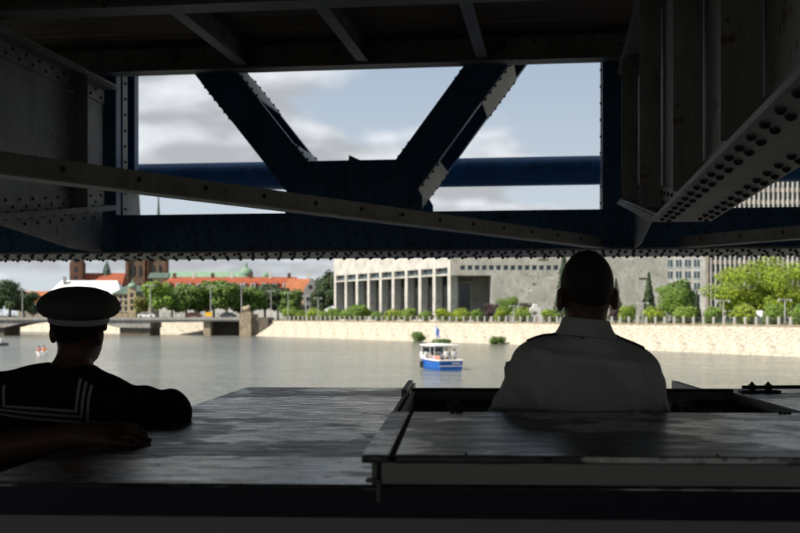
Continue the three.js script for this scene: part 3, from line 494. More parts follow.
function handPrims(w, dir, up, s = 1, curl = 0.25, thumb = 1) { // wrist point, pointing direction, back-of-hand direction
  const D = new THREE.Vector3(...dir).normalize(), U = new THREE.Vector3(...up); U.addScaledVector(D, -U.dot(D)).normalize(); const T = D.clone().cross(U);
  const at = (a, b, c) => { const v = new THREE.Vector3(...w).addScaledVector(D, a * s).addScaledVector(T, b * s).addScaledVector(U, c * s); return [v.x, v.y, v.z]; };
  const palm = [capd(at(0.0, -0.012, 0), 0.024 * s, at(0.082, -0.028, 0), 0.0145 * s), capd(at(0, 0.012, 0), 0.024 * s, at(0.085, 0.026, 0), 0.0145 * s), capd(at(0.01, 0, 0.002), 0.024 * s, at(0.086, 0, 0.003), 0.015 * s)];
  const fingers = [];
  [[-0.033, 0.058, 0.0080], [-0.011, 0.074, 0.0088], [0.011, 0.080, 0.0092], [0.033, 0.072, 0.0090]].forEach(([o, len, r], i) => {
    const sp = o * 1.25, c = curl * (1 + 0.25 * (3 - i));
    const p0 = at(0.080, o * 0.95, 0.002), p1 = at(0.085 + len * 0.45, sp, 0.007 - c * 0.010), p2 = at(0.085 + len * 0.76, sp * 1.03, -c * 0.045), p3 = at(0.085 + len * 0.98, sp * 1.05, -c * 0.085);
    fingers.push(uni(chain([[...p0, r * s * 1.12], [...p1, r * s * 1.02], [...p2, r * s * 0.92], [...p3, r * s * 0.8]]), 0.004 * s));
  });
  const q = thumb; fingers.push(uni(chain([[...at(0.022, q * 0.026, -0.004), 0.014 * s], [...at(0.052, q * 0.052, -0.008), 0.0115 * s], [...at(0.082, q * 0.064, -0.010), 0.0095 * s]]), 0.006 * s));
  const P = uni(palm, 0.02 * s);
  const f = (x, y, z) => { let d = P(x, y, z), m = 9; for (const g of fingers) m = Math.min(m, g(x, y, z)); return smin(d, m, 0.008 * s); };
  f.w = w; return f;
}
// joints -> body (skin), top and trousers. J in world metres.
function figure(J, o = {}) {
  const g = o.girth ?? 1, mid = (a, b, t = 0.5) => a.map((v, i) => mix(v, b[i], t));
  const hipC = mid(J.hipL, J.hipR), shC = mid(J.shL, J.shR), waist = mid(hipC, shC, 0.38), chest = mid(hipC, shC, 0.74);
  const hw = Math.abs(J.shR[0] - J.shL[0]) / 2;
  const torso = k => uni([
    ell([chest[0], chest[1], chest[2]], [hw * 0.98 * g + k, 0.19 + k, 0.118 * g + k]),
    ell([waist[0], waist[1], waist[2]], [hw * 0.84 * g + k, 0.17 + k, 0.108 * g + k]),
    ell([hipC[0], hipC[1] + 0.03, hipC[2]], [hw * 0.88 * g + k, 0.13 + k, 0.115 * g + k]),
    capd(J.shL, 0.052 + k, J.shR, 0.052 + k), capd([J.neck[0] - 0.02, J.neck[1] - 0.055, J.neck[2]], 0.05 + k * 0.7, [J.shL[0], J.shL[1] + 0.006, J.shL[2]], 0.050 + k), capd([J.neck[0] + 0.02, J.neck[1] - 0.055, J.neck[2]], 0.05 + k * 0.7, [J.shR[0], J.shR[1] + 0.006, J.shR[2]], 0.050 + k)], 0.05);
  const arm = (s, e, w, k, k2 = k) => uni([capd(s, 0.056 + k, e, 0.043 + k), capd(e, 0.043 + k2, w, 0.028 + k2)], 0.03);
  const leg = (h, kn, an, k) => uni([capd(h, 0.088 * g + k, kn, 0.058 + k), capd(kn, 0.058 + k, an, 0.042 + k), capd(an, 0.04 + k, [an[0], an[1] - 0.045, an[2] - 0.13], 0.03 + k)], 0.04);
  const arms = k => [arm(J.shL, J.elL, J.wrL, k), arm(J.shR, J.elR, J.wrR, k)];
  const neck = capd([J.neck[0], J.neck[1] - 0.05, J.neck[2]], 0.057, [J.head[0], J.head[1] - 0.05, J.head[2] + 0.012], 0.052);
  const body = uni([torso(0), ...arms(0), leg(J.hipL, J.knL, J.anL, 0), leg(J.hipR, J.knR, J.anR, 0), neck], 0.035);
  return { torso, arms, leg, neck, body, chest, waist, hipC, shC };
}
function boundsOf(pts, m) { const mn = [9e9, 9e9, 9e9], mx = [-9e9, -9e9, -9e9]; for (const p of pts) for (let i = 0; i < 3; i++) { mn[i] = Math.min(mn[i], p[i] - m); mx[i] = Math.max(mx[i], p[i] + m); } return [mn, mx]; }
const around = (c, r) => [c.map(v => v - r), c.map(v => v + r)];
function folds(x, y, z, a) { if (a === 0) return 0; return a * (fbm(x * 9 + 3, y * 5 + z * 6, z * 9, 3) - 0.5) * 2; }

// the officer in the hatch
{
  const k = 3.25 / F, X = px => (px - 400) * k, Y = py => EYE - (py - HOR) * k, Z = -3.25, T = Math.sin(SYAW);
  const person = thing('person', 'person with shaven head in white uniform shirt with dark epaulettes, standing in the hatch', 'person', [X(580), FLOOR, Z]);
  const o = [X(580), FLOOR, Z], P = (px, py, dz = 0) => [X(px) - o[0], Y(py) - o[1], dz];
  const J = { head: P(587.5, 291.5, -0.02), neck: P(586, 330, 0.0), shL: P(543, 369, 0.0), shR: P(627, 377, 0.0), elL: P(508, 440, -0.04), elR: P(652, 442, -0.04), wrL: P(535, 424, -0.40), wrR: P(630, 425, -0.40), hipL: [-0.085, 0.93, 0.02], hipR: [0.085, 0.93, 0.02], knL: [-0.095, 0.50, -0.01], knR: [0.10, 0.50, -0.01], anL: [-0.10, 0.075, 0.03], anR: [0.105, 0.075, 0.03] };
  const fig = figure(J, { girth: 1.16 });
  const hd = head(J.head, 1.0, 0.06, 0.01);
  const [mn, mx] = boundsOf([J.shL, J.shR, J.elL, J.elR, J.wrL, J.wrR, J.anL, J.anR, J.neck, J.hipL], 0.2); mn[1] = -0.01; mx[1] = J.neck[1] + 0.03;
  const hL = handPrims(J.wrL, [0.5, -0.12, -0.8], [0, 1, 0.1], 1, 0.4, 1), hR = handPrims(J.wrR, [-0.5, -0.12, -0.8], [0, 1, 0.1], 1, 0.4, -1);
  const bodyHead = uni([hd, fig.neck], 0.03);
  const hb = around(J.head, 0.15); hb[0][1] = J.neck[1] - 0.03;
  mesh('body', [nets(fig.body, mn, mx, 0.014), nets(bodyHead, hb[0], hb[1], 0.0045), nets(hL, ...around(J.wrL, 0.2), 0.006), nets(hR, ...around(J.wrR, 0.2), 0.006)], M.skin, person);
  // shirt: torso and sleeves, loose, ending at the collar and at the waist
  const tor = fig.torso(0.016), ar = uni(fig.arms(0.017), 0.03);
  const shirt = (x, y, z) => { let d = smin(tor(x, y, z), ar(x, y, z), 0.05); if (Math.abs(d) < 0.06) {
    const ax = Math.abs(x - 0.01), t = y - (J.shL[1] + 0.045 - 0.085 * (x - J.shL[0]));                              // height above the slanting yoke seam
    const rg = 1 - Math.abs(2 * fbm(x * 7 + 3 + y * 4, y * 5 - x * 3, z * 7, 3) - 1), side = sstep(0.05, 0.19, ax) * sstep(0.08, -0.10, t);
    d -= folds(x, y, z, 0.007) + 0.0065 * Math.exp(-t * t / 0.00012) * (z > 0 ? sstep(0.19, 0.13, ax) : 0) + 0.016 * Math.pow(rg, 5) * (0.3 + side) + 0.0022 * Math.sin(y * 62 - ax * 70 + 5 * fbm(x * 6, y * 6, z * 6, 2)) * side; } d = Math.max(d, -(Math.hypot(x - J.neck[0], (z - J.neck[2]) * 0.95) - 0.058 + Math.max(0, (J.neck[1] - 0.05 - y)) * 9)); return Math.max(d, 0.86 - y); };
  mesh('shirt', nets(shirt, [mn[0], 0.85, mn[2]], mx, 0.0065), M.shirt, person);
  mesh('hair', nets((x, y, z) => Math.max(hd(x, y, z) - 0.002, J.head[1] - 0.045 - (z > J.head[2] + 0.03 ? 0.01 : -0.03) - y, -(z - J.head[2] + 0.045 + (y - J.head[1]) * 0.25), Math.abs(x - J.head[0]) - 0.0745), hb[0], hb[1], 0.0045), M.stubble, person);
  mesh('trousers', nets((x, y, z) => Math.max(uni([fig.leg(J.hipL, J.knL, J.anL, 0.018), fig.leg(J.hipR, J.knR, J.anR, 0.018), ell([0, 0.95, 0.02], [0.17, 0.13, 0.135])], 0.03)(x, y, z), y - 1.0, 0.055 - y), [-0.35, -0.01, -0.3], [0.35, 1.1, 0.3], 0.016), M.clothBlack, person);
  for (const s of [-1, 1]) mesh('shoe', nets(uni([ell([s * 0.102, 0.04, -0.03], [0.05, 0.045, 0.14])], 0.01), [s * 0.102 - 0.08, 0, -0.22], [s * 0.102 + 0.08, 0.12, 0.14], 0.012), M.rubber, person);
  // collar: a folded band standing round the neck
  const N = 40, P2 = [], I2 = [];
  for (let i = 0; i <= N; i++) { const a = i / N * 2 * Math.PI, cs = Math.sin(a), cz = Math.cos(a); const drop = cz < 0 ? 0.018 * -cz : 0; [[0.0580, 0.028], [0.0605, 0.032], [0.064, 0.031], [0.073, 0.006], [0.086, -0.016], [0.084, -0.019], [0.070, 0.0]].forEach(([r, h]) => P2.push(J.neck[0] + cs * r * 1.03, J.neck[1] + h + 0.006 * cs * -1 - drop, J.neck[2] + cz * r * 1.0)); }
  for (let i = 0; i < N; i++) for (let q = 0; q < 6; q++) { const a = i * 7 + q, b = a + 7; I2.push(a, b, a + 1, b, b + 1, a + 1); }
  const cg = new THREE.BufferGeometry(); cg.setAttribute('position', new THREE.Float32BufferAttribute(P2, 3)); cg.setIndex(I2); cg.computeVertexNormals(); M.shirt.side = THREE.DoubleSide;
  mesh('collar', cg, M.shirt, person);
  for (const [pa, pb] of [[J.neck.map((v, i) => v + [-0.075, -0.035, 0][i]), J.shL.map((v, i) => v + [-0.045, 0.048, 0][i])], [J.neck.map((v, i) => v + [0.075, -0.045, 0][i]), J.shR.map((v, i) => v + [0.048, 0.046, 0][i])]]) {
    const n = 12, Q = [], E = [];                                // a strap that follows the cloth of the shoulder
    for (let i = 0; i <= n; i++) for (const [dz, up] of [[-0.024, 0.0005], [-0.022, 0.004], [0, 0.005], [0.022, 0.004], [0.024, 0.0005]]) { const t = i / n, x = mix(pa[0], pb[0], t), z = mix(pa[2], pb[2], t) + dz; let y = J.neck[1] + 0.06; while (y > 0 && shirt(x, y, z) > 0) y -= 0.001; Q.push(x, y + up, z); }
    for (let i = 0; i < n; i++) for (let q = 0; q < 4; q++) { const a = i * 5 + q, b = a + 5; E.push(a, a + 1, b, b, a + 1, b + 1); }
    const g = new THREE.BufferGeometry(); g.setAttribute('position', new THREE.Float32BufferAttribute(Q, 3)); g.setIndex(E); g.computeVertexNormals(); mesh('epaulette', g, M.clothBlack, person);
  }
  for (const s of [-1, 1]) { const e = hd.toWorld(s * 0.031, 0, -0.078); mesh('eye', ball(...e, 0.0125, 10), M.eye, person); }
}
// the sailor beside the cabin
{
  const k = 3.5 / F, X = px => (px - 400) * k, Y = py => EYE - (py - HOR) * k, Z = -3.5;
  const o = [X(50), FLOOR, Z], P = (px, py, dz = 0) => [X(px) - o[0], Y(py) - o[1], dz];
  const person = thing('person', 'person in dark sailor uniform with striped collar and round cap, arm on the roof', 'person', o);
  const J = { head: P(76, 327, -0.03), neck: P(70, 362, -0.005), shL: P(-8, 400, 0.01), shR: P(102, 403, 0.0), elL: P(-34, 475, 0.02), elR: P(175, 411, 0.03), wrL: P(-30, 550, -0.08), wrR: P(128, 412, -0.16), hipL: [-0.09, 0.88, 0.03], hipR: [0.07, 0.88, 0.03], knL: [-0.10, 0.47, 0.0], knR: [0.08, 0.47, 0.0], anL: [-0.11, 0.075, 0.04], anR: [0.09, 0.075, 0.04] };
  const fig = figure(J, { girth: 1.0 }), hd = head(J.head, 1.0, -0.25, -0.03);
  const [mn, mx] = boundsOf([J.shL, J.shR, J.elL, J.elR, J.wrL, J.wrR, J.anL, J.anR, J.neck], 0.2); mn[1] = -0.01; mx[1] = J.neck[1] + 0.04;
  const hL = handPrims(J.wrL, [0, -1, -0.1], [-1, 0, 0], 0.95, 0.5, 1), hR = handPrims(J.wrR, [-0.85, -0.05, -0.4], [0, 1, 0], 0.95, 0.2, 1);
  const hb = around(J.head, 0.15); hb[0][1] = J.neck[1] - 0.04;
  mesh('body', [nets(fig.body, mn, mx, 0.014), nets(uni([hd, fig.neck], 0.03), hb[0], hb[1], 0.0045), nets(hL, ...around(J.wrL, 0.2), 0.006), nets(hR, ...around(J.wrR, 0.2), 0.006)], M.skinTan, person);
  const tor = fig.torso(0.016), ar = uni([...fig.arms(0.003), capd(P(84, 418, 0.02), 0.055, P(150, 417, 0.03), 0.030), capd(J.shR, 0.064, P(168, 406, 0.03), 0.050)], 0.03);
  const top = (x, y, z) => { let d = smin(tor(x, y, z), ar(x, y, z), 0.045) - folds(x, y, z, 0.006) - 0.004 * Math.pow(1 - Math.abs(2 * fbm(x * 8, y * 8 + x * 3, z * 8, 2) - 1), 4) - 0.003 * Math.sin(x * 70 + y * 30 + 4 * fbm(x * 8, y * 8, z * 8, 2)) * sstep(0.15, 0.3, x); d = Math.max(d, -(Math.hypot(x - J.neck[0], z - J.neck[2]) - 0.062 + Math.max(0, J.neck[1] - 0.035 - y) * 9)); return Math.max(d, 0.80 - y); };
  mesh('jacket', nets(top, mn, mx, 0.009), M.clothBlack, person);
  mesh('trousers', nets((x, y, z) => Math.max(uni([fig.leg(J.hipL, J.knL, J.anL, 0.02), fig.leg(J.hipR, J.knR, J.anR, 0.02), ell([-0.01, 0.9, 0.03], [0.17, 0.13, 0.13])], 0.03)(x, y, z), y - 0.95, 0.055 - y), [-0.35, -0.01, -0.3], [0.35, 1.05, 0.3], 0.016), M.clothBlack, person);
  for (const s of [-0.11, 0.09]) mesh('shoe', nets(ell([s, 0.04, -0.02], [0.05, 0.045, 0.14]), [s - 0.08, 0, -0.22], [s + 0.08, 0.12, 0.14], 0.012), M.rubber, person);
  mesh('hair', nets((x, y, z) => Math.max(hd(x, y, z) - 0.004, -(z - J.head[2] + 0.02 + (y - J.head[1]) * 0.5), J.head[1] - 0.075 - y, -(0.073 - Math.abs(x - J.head[0]))), hb[0], hb[1], 0.006), M.hair, person);
  // square collar lying on the back, found on the jacket's surface, with three pale tapes
  const back = (x, y) => { let z = 0.4; for (let i = 0; i < 90; i++) { const d = top(x, y, z); if (d < 0.004) break; z -= Math.max(d * 0.7, 0.002); if (z < -0.3) break; } return z; };
  const cX0 = P(-1, 0)[0], cX1 = P(104, 0)[0], yT = P(0, 366)[1], yB = P(0, 424)[1];
  const pt = (s, t) => { const taper = mix(1, 0.93, t), x = mix(cX0, cX1, 0.5 + (s - 0.5) * taper), y = mix(yT - 0.08 * Math.pow(Math.abs(s - 0.55) * 1.9, 1.6) * (1 - t), yB + 0.034 * (1 - s), t); return [x, y, Math.max(back(x, y), -0.12) + 0.006]; };
  const sheet = (f, n, m, lift) => { const Pp = [], Ii = []; for (let i = 0; i <= n; i++) for (let j = 0; j <= m; j++) { const q = f(i / n, j / m); Pp.push(q[0], q[1], q[2] + lift); } for (let i = 0; i < n; i++) for (let j = 0; j < m; j++) { const a = i * (m + 1) + j, b = a + m + 1; Ii.push(a, a + 1, b, b, a + 1, b + 1); } const g = new THREE.BufferGeometry(); g.setAttribute('position', new THREE.Float32BufferAttribute(Pp, 3)); g.setIndex(Ii); g.computeVertexNormals(); return g; };
  M.clothBlack.side = M.offWhite.side = THREE.DoubleSide;
  const col = mesh('sailor_collar', [sheet(pt, 24, 14, 0), sheet(pt, 24, 14, 0.004)], M.clothBlack, person);
  for (let q = 0; q < 3; q++) { const a = 0.03 + q * 0.054, w = 0.027, b = 1 - a * 1.7, wb = w * 1.9; mesh('tape', [sheet((i, j) => pt(1 - a - w * j, i * b), 24, 1, 0.0062), sheet((i, j) => pt(a + w * j, i * b), 24, 1, 0.0062), sheet((i, j) => pt(a + i * (1 - 2 * a), b - wb * j), 24, 1, 0.0064)], M.offWhite, col); }
  for (const s of [-1, 1]) mesh('eye', ball(...hd.toWorld(s * 0.031, 0, -0.078), 0.0125, 10), M.eye, person);
  // round cap: flared crown, pale underside, dark band
  const cap = sub('cap', person); cap.position.set(P(77.5, 0)[0], P(0, 316.5)[1], -0.012); cap.rotation.set(0.13, 0, -0.045);
  const lathe = pts => { const g = new THREE.LatheGeometry(pts.map(p => new THREE.Vector2(...p)), 48); g.scale(1, 1, 1.08); return g; };
  mesh('crown', lathe([[0.088, 0.0005], [0.106, 0.004], [0.119, 0.014], [0.1245, 0.027], [0.1225, 0.041], [0.112, 0.058], [0.088, 0.075], [0.055, 0.086], [0.025, 0.090], [0, 0.0905]]), M.capTop, cap);
  mesh('piping', lathe([[0.0845, -0.018], [0.0885, -0.0175], [0.0915, -0.009], [0.0905, 0.0]]), M.offWhite, cap);
  mesh('band', lathe([[0.080, -0.038], [0.0835, -0.039], [0.0845, -0.033], [0.0852, -0.0185], [0.082, -0.010]]), M.clothBlack, cap);
}
// the person whose bare arm reaches onto the roof
{
  const k = 2.8 / F, X = px => (px - 400) * k, Y = py => EYE - (py - HOR) * k, Z = -2.8;
  const o = [X(-260), FLOOR, Z + 0.12], P = (px, py, dz = 0) => [X(px) - o[0], Y(py) - o[1], dz - 0.12];
  const person = thing('person', 'person in dark short-sleeved top whose bare forearm and hand rest on the roof edge', 'person', o);
  const J = { head: [0.02, 1.50, -0.04], neck: [0.0, 1.36, 0.0], shL: [-0.19, 1.28, 0.02], shR: [0.18, 1.27, 0], elL: [-0.26, 1.02, 0.03], elR: P(-35, 452, 0.02), wrL: [-0.24, 0.80, -0.12], wrR: P(82, 434.5, -0.01), hipL: [-0.09, 0.84, 0.02], hipR: [0.09, 0.84, 0.02], knL: [-0.10, 0.45, 0.0], knR: [0.10, 0.45, 0.0], anL: [-0.10, 0.075, 0.03], anR: [0.10, 0.075, 0.03] };
  const fig = figure(J, { girth: 1.0 }), hd = head(J.head, 0.97, -0.2);
  const [mn, mx] = boundsOf([J.shL, J.shR, J.elL, J.elR, J.wrL, J.wrR, J.anL, J.anR, J.neck], 0.2); mn[1] = -0.01; mx[1] = J.neck[1] + 0.03;
  const hL = handPrims(J.wrL, [0, -1, -0.1], [-1, 0, 0], 0.95, 0.5, 1), hR = handPrims(J.wrR, [1, -0.05, 0.02], [0.06, 1, 0.5], 1.0, 0.14, -1);
  const hb = around(J.head, 0.15); hb[0][1] = J.neck[1] - 0.03;
  mesh('body', [nets(fig.body, mn, mx, 0.012), nets(uni([hd, fig.neck], 0.03), hb[0], hb[1], 0.006), nets(hL, ...around(J.wrL, 0.2), 0.006), nets(hR, ...around(J.wrR, 0.19), 0.003)], M.skinTan, person);
  const tor = fig.torso(0.016), ar = uni([capd(J.shL, 0.075, J.shL.map((v, i) => mix(v, J.elL[i], 0.6)), 0.068), capd(J.shR, 0.075, J.shR.map((v, i) => mix(v, J.elR[i], 0.5)), 0.066)], 0.03);
  mesh('shirt', nets((x, y, z) => Math.max(smin(tor(x, y, z), ar(x, y, z), 0.04) - folds(x, y, z, 0.008), 0.8 - y, -(Math.hypot(x, z) - 0.065 + Math.max(0, 1.31 - y) * 9)), mn, mx, 0.014), M.clothBlack, person);
  mesh('trousers', nets((x, y, z) => Math.max(uni([fig.leg(J.hipL, J.knL, J.anL, 0.02), fig.leg(J.hipR, J.knR, J.anR, 0.02), ell([0, 0.86, 0.02], [0.17, 0.13, 0.13])], 0.03)(x, y, z), y - 0.92, 0.055 - y), [-0.35, -0.01, -0.3], [0.35, 1.05, 0.3], 0.018), M.clothBlack, person);
  mesh('hair', nets((x, y, z) => Math.max(hd(x, y, z) - 0.007, J.head[1] - 0.03 - y, -(z - J.head[2] + 0.05 + (y - J.head[1]) * 0.35)), hb[0], hb[1], 0.008), M.hair, person);
  for (const s of [-1, 1]) mesh('eye', ball(...hd.toWorld(s * 0.03, 0, -0.076), 0.012, 10), M.eye, person);
  for (const s of [-1, 1]) mesh('shoe', nets(ell([s * 0.10, 0.04, -0.02], [0.05, 0.045, 0.14]), [s * 0.1 - 0.08, 0, -0.22], [s * 0.1 + 0.08, 0.12, 0.14], 0.012), M.rubber, person);
}

// ---------------------------------------------------------------- the museum on the embankment
function place(name, label, category, x, z, ry = 0, group) { return thing(name, label, category, [x, LAND, -z], ry, group); }
{
  const A = [-16.96, 300], B = [10.57, 248], len = Math.hypot(B[0] - A[0], B[1] - A[1]), th = -Math.atan2(A[1] - B[1], B[0] - A[0]);
  const m = place('museum', 'long pale stone museum with tall pillars and a blank wing with small square windows', 'building', A[0], A[1], th);
  const bay = len / 9, y = h => h - LAND;
  // pillared front: local x along the front, z outwards
  for (let i = 0; i <= 9; i++) mesh('pillar', bx(i * bay - 0.62, i * bay + 0.62, 0, y(13.75), -1.8, 0), M.museum, m);
  mesh('upper_wall', [bx(-0.63, len + 0.63, y(15.45), y(25), -3, 0.01), bx(-0.63, len + 0.63, y(13.76), y(14.02), -3, 0.01), ...[...Array(10).keys()].map(i => bx(i * bay - 0.6, i * bay + 0.6, y(14.03), y(15.44), -3, 0.008))], M.museum, m);
  mesh('hall_block', [bx(-0.6, len - 14, 0, y(13.74), -24, -2.4), bx(-0.6, len - 14, y(13.76), y(25.2), -24, -3.02)], M.museumGrey, m);
  for (let i = 0; i < 9; i++) {
    const x = (i + 0.5) * bay;
    const w = mesh('clerestory_window', bx(x - bay / 2 + 0.62, x + bay / 2 - 0.62, y(14.03), y(15.43), -0.9, -0.75), M.glassBlue, m);
    mesh('window_frame', [bx(x - bay / 2 + 0.62, x + bay / 2 - 0.62, y(14.03), y(14.15), -0.74, -0.6), bx(x - 0.06, x + 0.06, y(14.16), y(15.43), -0.74, -0.62)], M.museumGrey, w);
    const g = mesh('hall_window', bx(x - bay / 2 + 0.63, x + bay / 2 - 0.63, 0.4, y(13.7), -2.35, -2.1), M.glassDark, m);
    mesh('mullion', [-0.3, 0.3].flatMap(q => [bx(x + q * bay - 0.07, x + q * bay + 0.07, 0.4, y(13.7), -2.09, -1.98)]).concat([3, 6.5].map(h => bx(x - bay / 2 + 0.63, x + bay / 2 - 0.63, h, h + 0.12, -2.09, -2.0))), M.ironDark, g);
  }
  mesh('plinth', bx(-1, len + 0.6, -0.3, 0.4, -6, 0.6), M.museum, m);
  // the blank wing, parallel to the river view: built in its own frame
  const w = sub('blank_wing', m); w.rotation.y = -th; const cs = Math.cos(-th), sn = Math.sin(-th);
  w.position.set(-A[0] * Math.cos(th) * 1, 0, 0); // set below
  const inv = new THREE.Matrix4().makeRotationY(th).setPosition(A[0], LAND, -A[1]).invert(); const p0 = new THREE.Vector3(0, 0, -246).applyMatrix4(inv); w.position.set(p0.x, -LAND, p0.z);
  const X0 = Xp(452, 246), XR = Xp(491, 246), X1 = Xp(668, 246), yo = Yp(275.4, 246), wy = Yp(267.6, 246);
  mesh('wing_wall', [bx(X0, X1, wy + 0.5, 26, -18, 0), bx(X0, X1, yo, wy - 0.5, -18, 0), bx(X0, Xp(462.8, 246) - 0.5, wy - 0.5, wy + 0.5, -18, 0), bx(Xp(556, 246) + 0.5, X1, wy - 0.5, wy + 0.5, -18, 0), ...[...Array(13).keys()].map(i => bx(Xp(462.8 + i * 7.17, 246) + 0.5, Xp(462.8 + (i + 1) * 7.17, 246) - 0.5, wy - 0.5, wy + 0.5, -18, 0)), bx(XR, X1, 2, yo - 0.001, -18, 0), bx(X0 - 0.5, XR - 0.001, 2, yo - 0.002, -18, -9)], M.museumGrey, w);
  for (let i = 0; i < 14; i++) { const x = Xp(462.8 + i * 7.17, 246); mesh('small_window', bx(x - 0.5, x + 0.5, wy - 0.5, wy + 0.5, -0.6, -0.4), M.glassBlue, w); }
  mesh('doorway', [bx(Xp(460, 252), Xp(471, 252), LAND, Yp(283, 252), -8.99, -8.8)], M.glassDark, w);
  mesh('door_surround', [bx(Xp(458.6, 252), Xp(460, 252), LAND, Yp(281, 252), -8.99, -8.3), bx(Xp(471, 252), Xp(472.4, 252), LAND, Yp(281, 252), -8.99, -8.3), bx(Xp(460, 252), Xp(471, 252), Yp(283, 252), Yp(281, 252), -8.99, -8.3)], M.museum, w);
  mesh('entrance_wall', bx(Xp(462, 240), Xp(481, 240), LAND, LAND + 1.3, 3.0, 3.5), M.whiteWall, w);
  // weathered marks: missing facing slabs, shallow recesses on the wing
  const r = rng(14);
  for (let i = 0; i < 26; i++) { const x = mix(XR + 1, X1 - 1, r()), h = mix(6, 20, r()); if (Math.abs(h - wy) < 1) continue; mesh('facing_slab', bx(x, x + 0.5 + r() * 1.6, h, h + 0.22 + r() * 0.3, 0.003, 0.04), r() < 0.3 ? M.brickBrown : M.museum, w); }
}
// the white office block and the tall block beyond it
{
  const z = 300, b = place('office_block', 'white office block with rows of square windows behind the museum', 'building', Xp(675, z), z);
  const W = 8, H = Yp(240, z) - LAND;
  mesh('wall', bx(-W, W, 0, H, -14, 0), M.whiteWall, b);
  for (let r = 0; r < 6; r++) for (let c = 0; c < 6; c++) { const x = -W + 1.4 + c * 2.35, y = 2 + r * 3.0; const w = mesh('window', bx(x - 0.2, x + 1.35, y, y + 1.9, -0.35, 0.02), M.glassBlue, b); mesh('window_frame', [bx(x + 0.54, x + 0.62, y, y + 1.9, 0.021, 0.06), bx(x - 0.2, x + 1.35, y - 0.12, y - 0.001, -0.1, 0.1)], M.paintWhite, w); }
  const z2 = 330, t = place('tower_block', 'tall beige block with vertical window fins and plain stone end wall', 'building', Xp(692, z2), z2, 0);
  const H2 = 44, E = 4.6, W2 = 52, st = 3.45;
  mesh('end_wall', bx(0, E, 0, H2, -16, 0.6), M.beigeWall, t);
  mesh('core', bx(E + 0.01, W2, 0, H2 - 0.5, -16, -0.5), M.greyWall, t);
  for (let f = 0; f < 12; f++) mesh('spandrel', bx(E + 0.02, W2, f * st + 2.3, f * st + st - 0.01, -0.49, 0), M.beigeWall, t);
  for (let c = 0; c < 34; c++) mesh('fin', bx(E + 0.6 + c * 1.38, E + 0.95 + c * 1.38, 0.5, H2 - 0.3, 0.003, 0.38), M.whiteWall, t);
  for (let f = 0; f < 12; f++) for (let c = 0; c < 24; c++) { const x = E + 0.96 + c * 1.38; mesh('window', bx(x, x + 0.98, f * st + 0.3, f * st + 2.29, -0.49, -0.25), (f * 7 + c * 5) % 9 < 4 ? M.glassBlue : M.glassDark, t); }
  mesh('roof_edge', bx(-0.3, W2 + 0.3, H2 + 0.001, H2 + 0.9, -16.3, 0.9), M.beigeWall, t);
}
// ---------------------------------------------------------------- the old town far behind the road bridge
function gable(w, d, h, over = 0.4) { const g = prism([[-d / 2 - over, 0], [d / 2 + over, 0], [0, h]], -w / 2, w / 2); g.rotateY(Math.PI / 2); return g; }   // ridge along x
function hip(w, d, h, r) { const P = [[-w / 2, 0, d / 2], [w / 2, 0, d / 2], [w / 2, 0, -d / 2], [-w / 2, 0, -d / 2], [-r / 2, h, 0], [r / 2, h, 0]], I = [0, 1, 5, 0, 5, 4, 1, 2, 5, 2, 3, 4, 2, 4, 5, 3, 0, 4, 0, 3, 2, 0, 2, 1]; const g = new THREE.BufferGeometry(); g.setAttribute('position', new THREE.Float32BufferAttribute(P.flat(), 3)); g.setIndex(I); const q = g.toNonIndexed(); q.computeVertexNormals(); return q; }
const shift = (g, x, y, z) => { g.translate(x, y, z); return g; };
{ // long red-roofed building with white dormers
  const z = 420, x0 = Xp(150, z), x1 = Xp(312, z), W = x1 - x0, b = place('long_house', 'long pale building with a red tiled roof and white dormers above the trees', 'building', (x0 + x1) / 2, z);
  const eave = Yp(291, z) - LAND, ridge = Yp(276.5, z) - LAND;
  mesh('wall', bx(-W / 2, W / 2, 0, eave, -14, 0), M.whiteWall, b);
  const rf = mesh('roof', shift(hip(W + 1.4, 15.2, ridge - eave, W - 13), 0, eave + 0.02, -7), M.redTile, b);
  for (let i = 0; i < 13; i++) { const x = -W / 2 + 6 + i * (W - 12) / 12, y = eave + 1.0; const d = sub('dormer', b); mesh('dormer_wall', bx(x - 0.85, x + 0.85, y, y + 1.9, -3.4, -0.9), M.whiteWall, d); mesh('dormer_roof', shift(gable(2.7, 2.2, 0.8, 0.2), x, y + 1.91, -2.15), M.redTile, d); mesh('dormer_window', bx(x - 0.45, x + 0.45, y + 0.4, y + 1.5, -0.89, -0.86), M.glassDark, d); }
  for (let i = 0; i < 8; i++) mesh('chimney', bx(-W / 2 + 7 + i * 7.1, -W / 2 + 8.1 + i * 7.1, ridge - 1.2, ridge + 1.5, -7.6, -6.4), i % 2 ? M.whiteWall : M.brick, b);
  for (let f = 0; f < 2; f++) for (let i = 0; i < 18; i++) { const x = -W / 2 + 2 + i * (W - 4) / 17; mesh('window', bx(x - 0.5, x + 0.5, eave - 2.7 - f * 3.3, eave - 1.0 - f * 3.3, -0.2, 0.02), M.glassDark, b); }
}
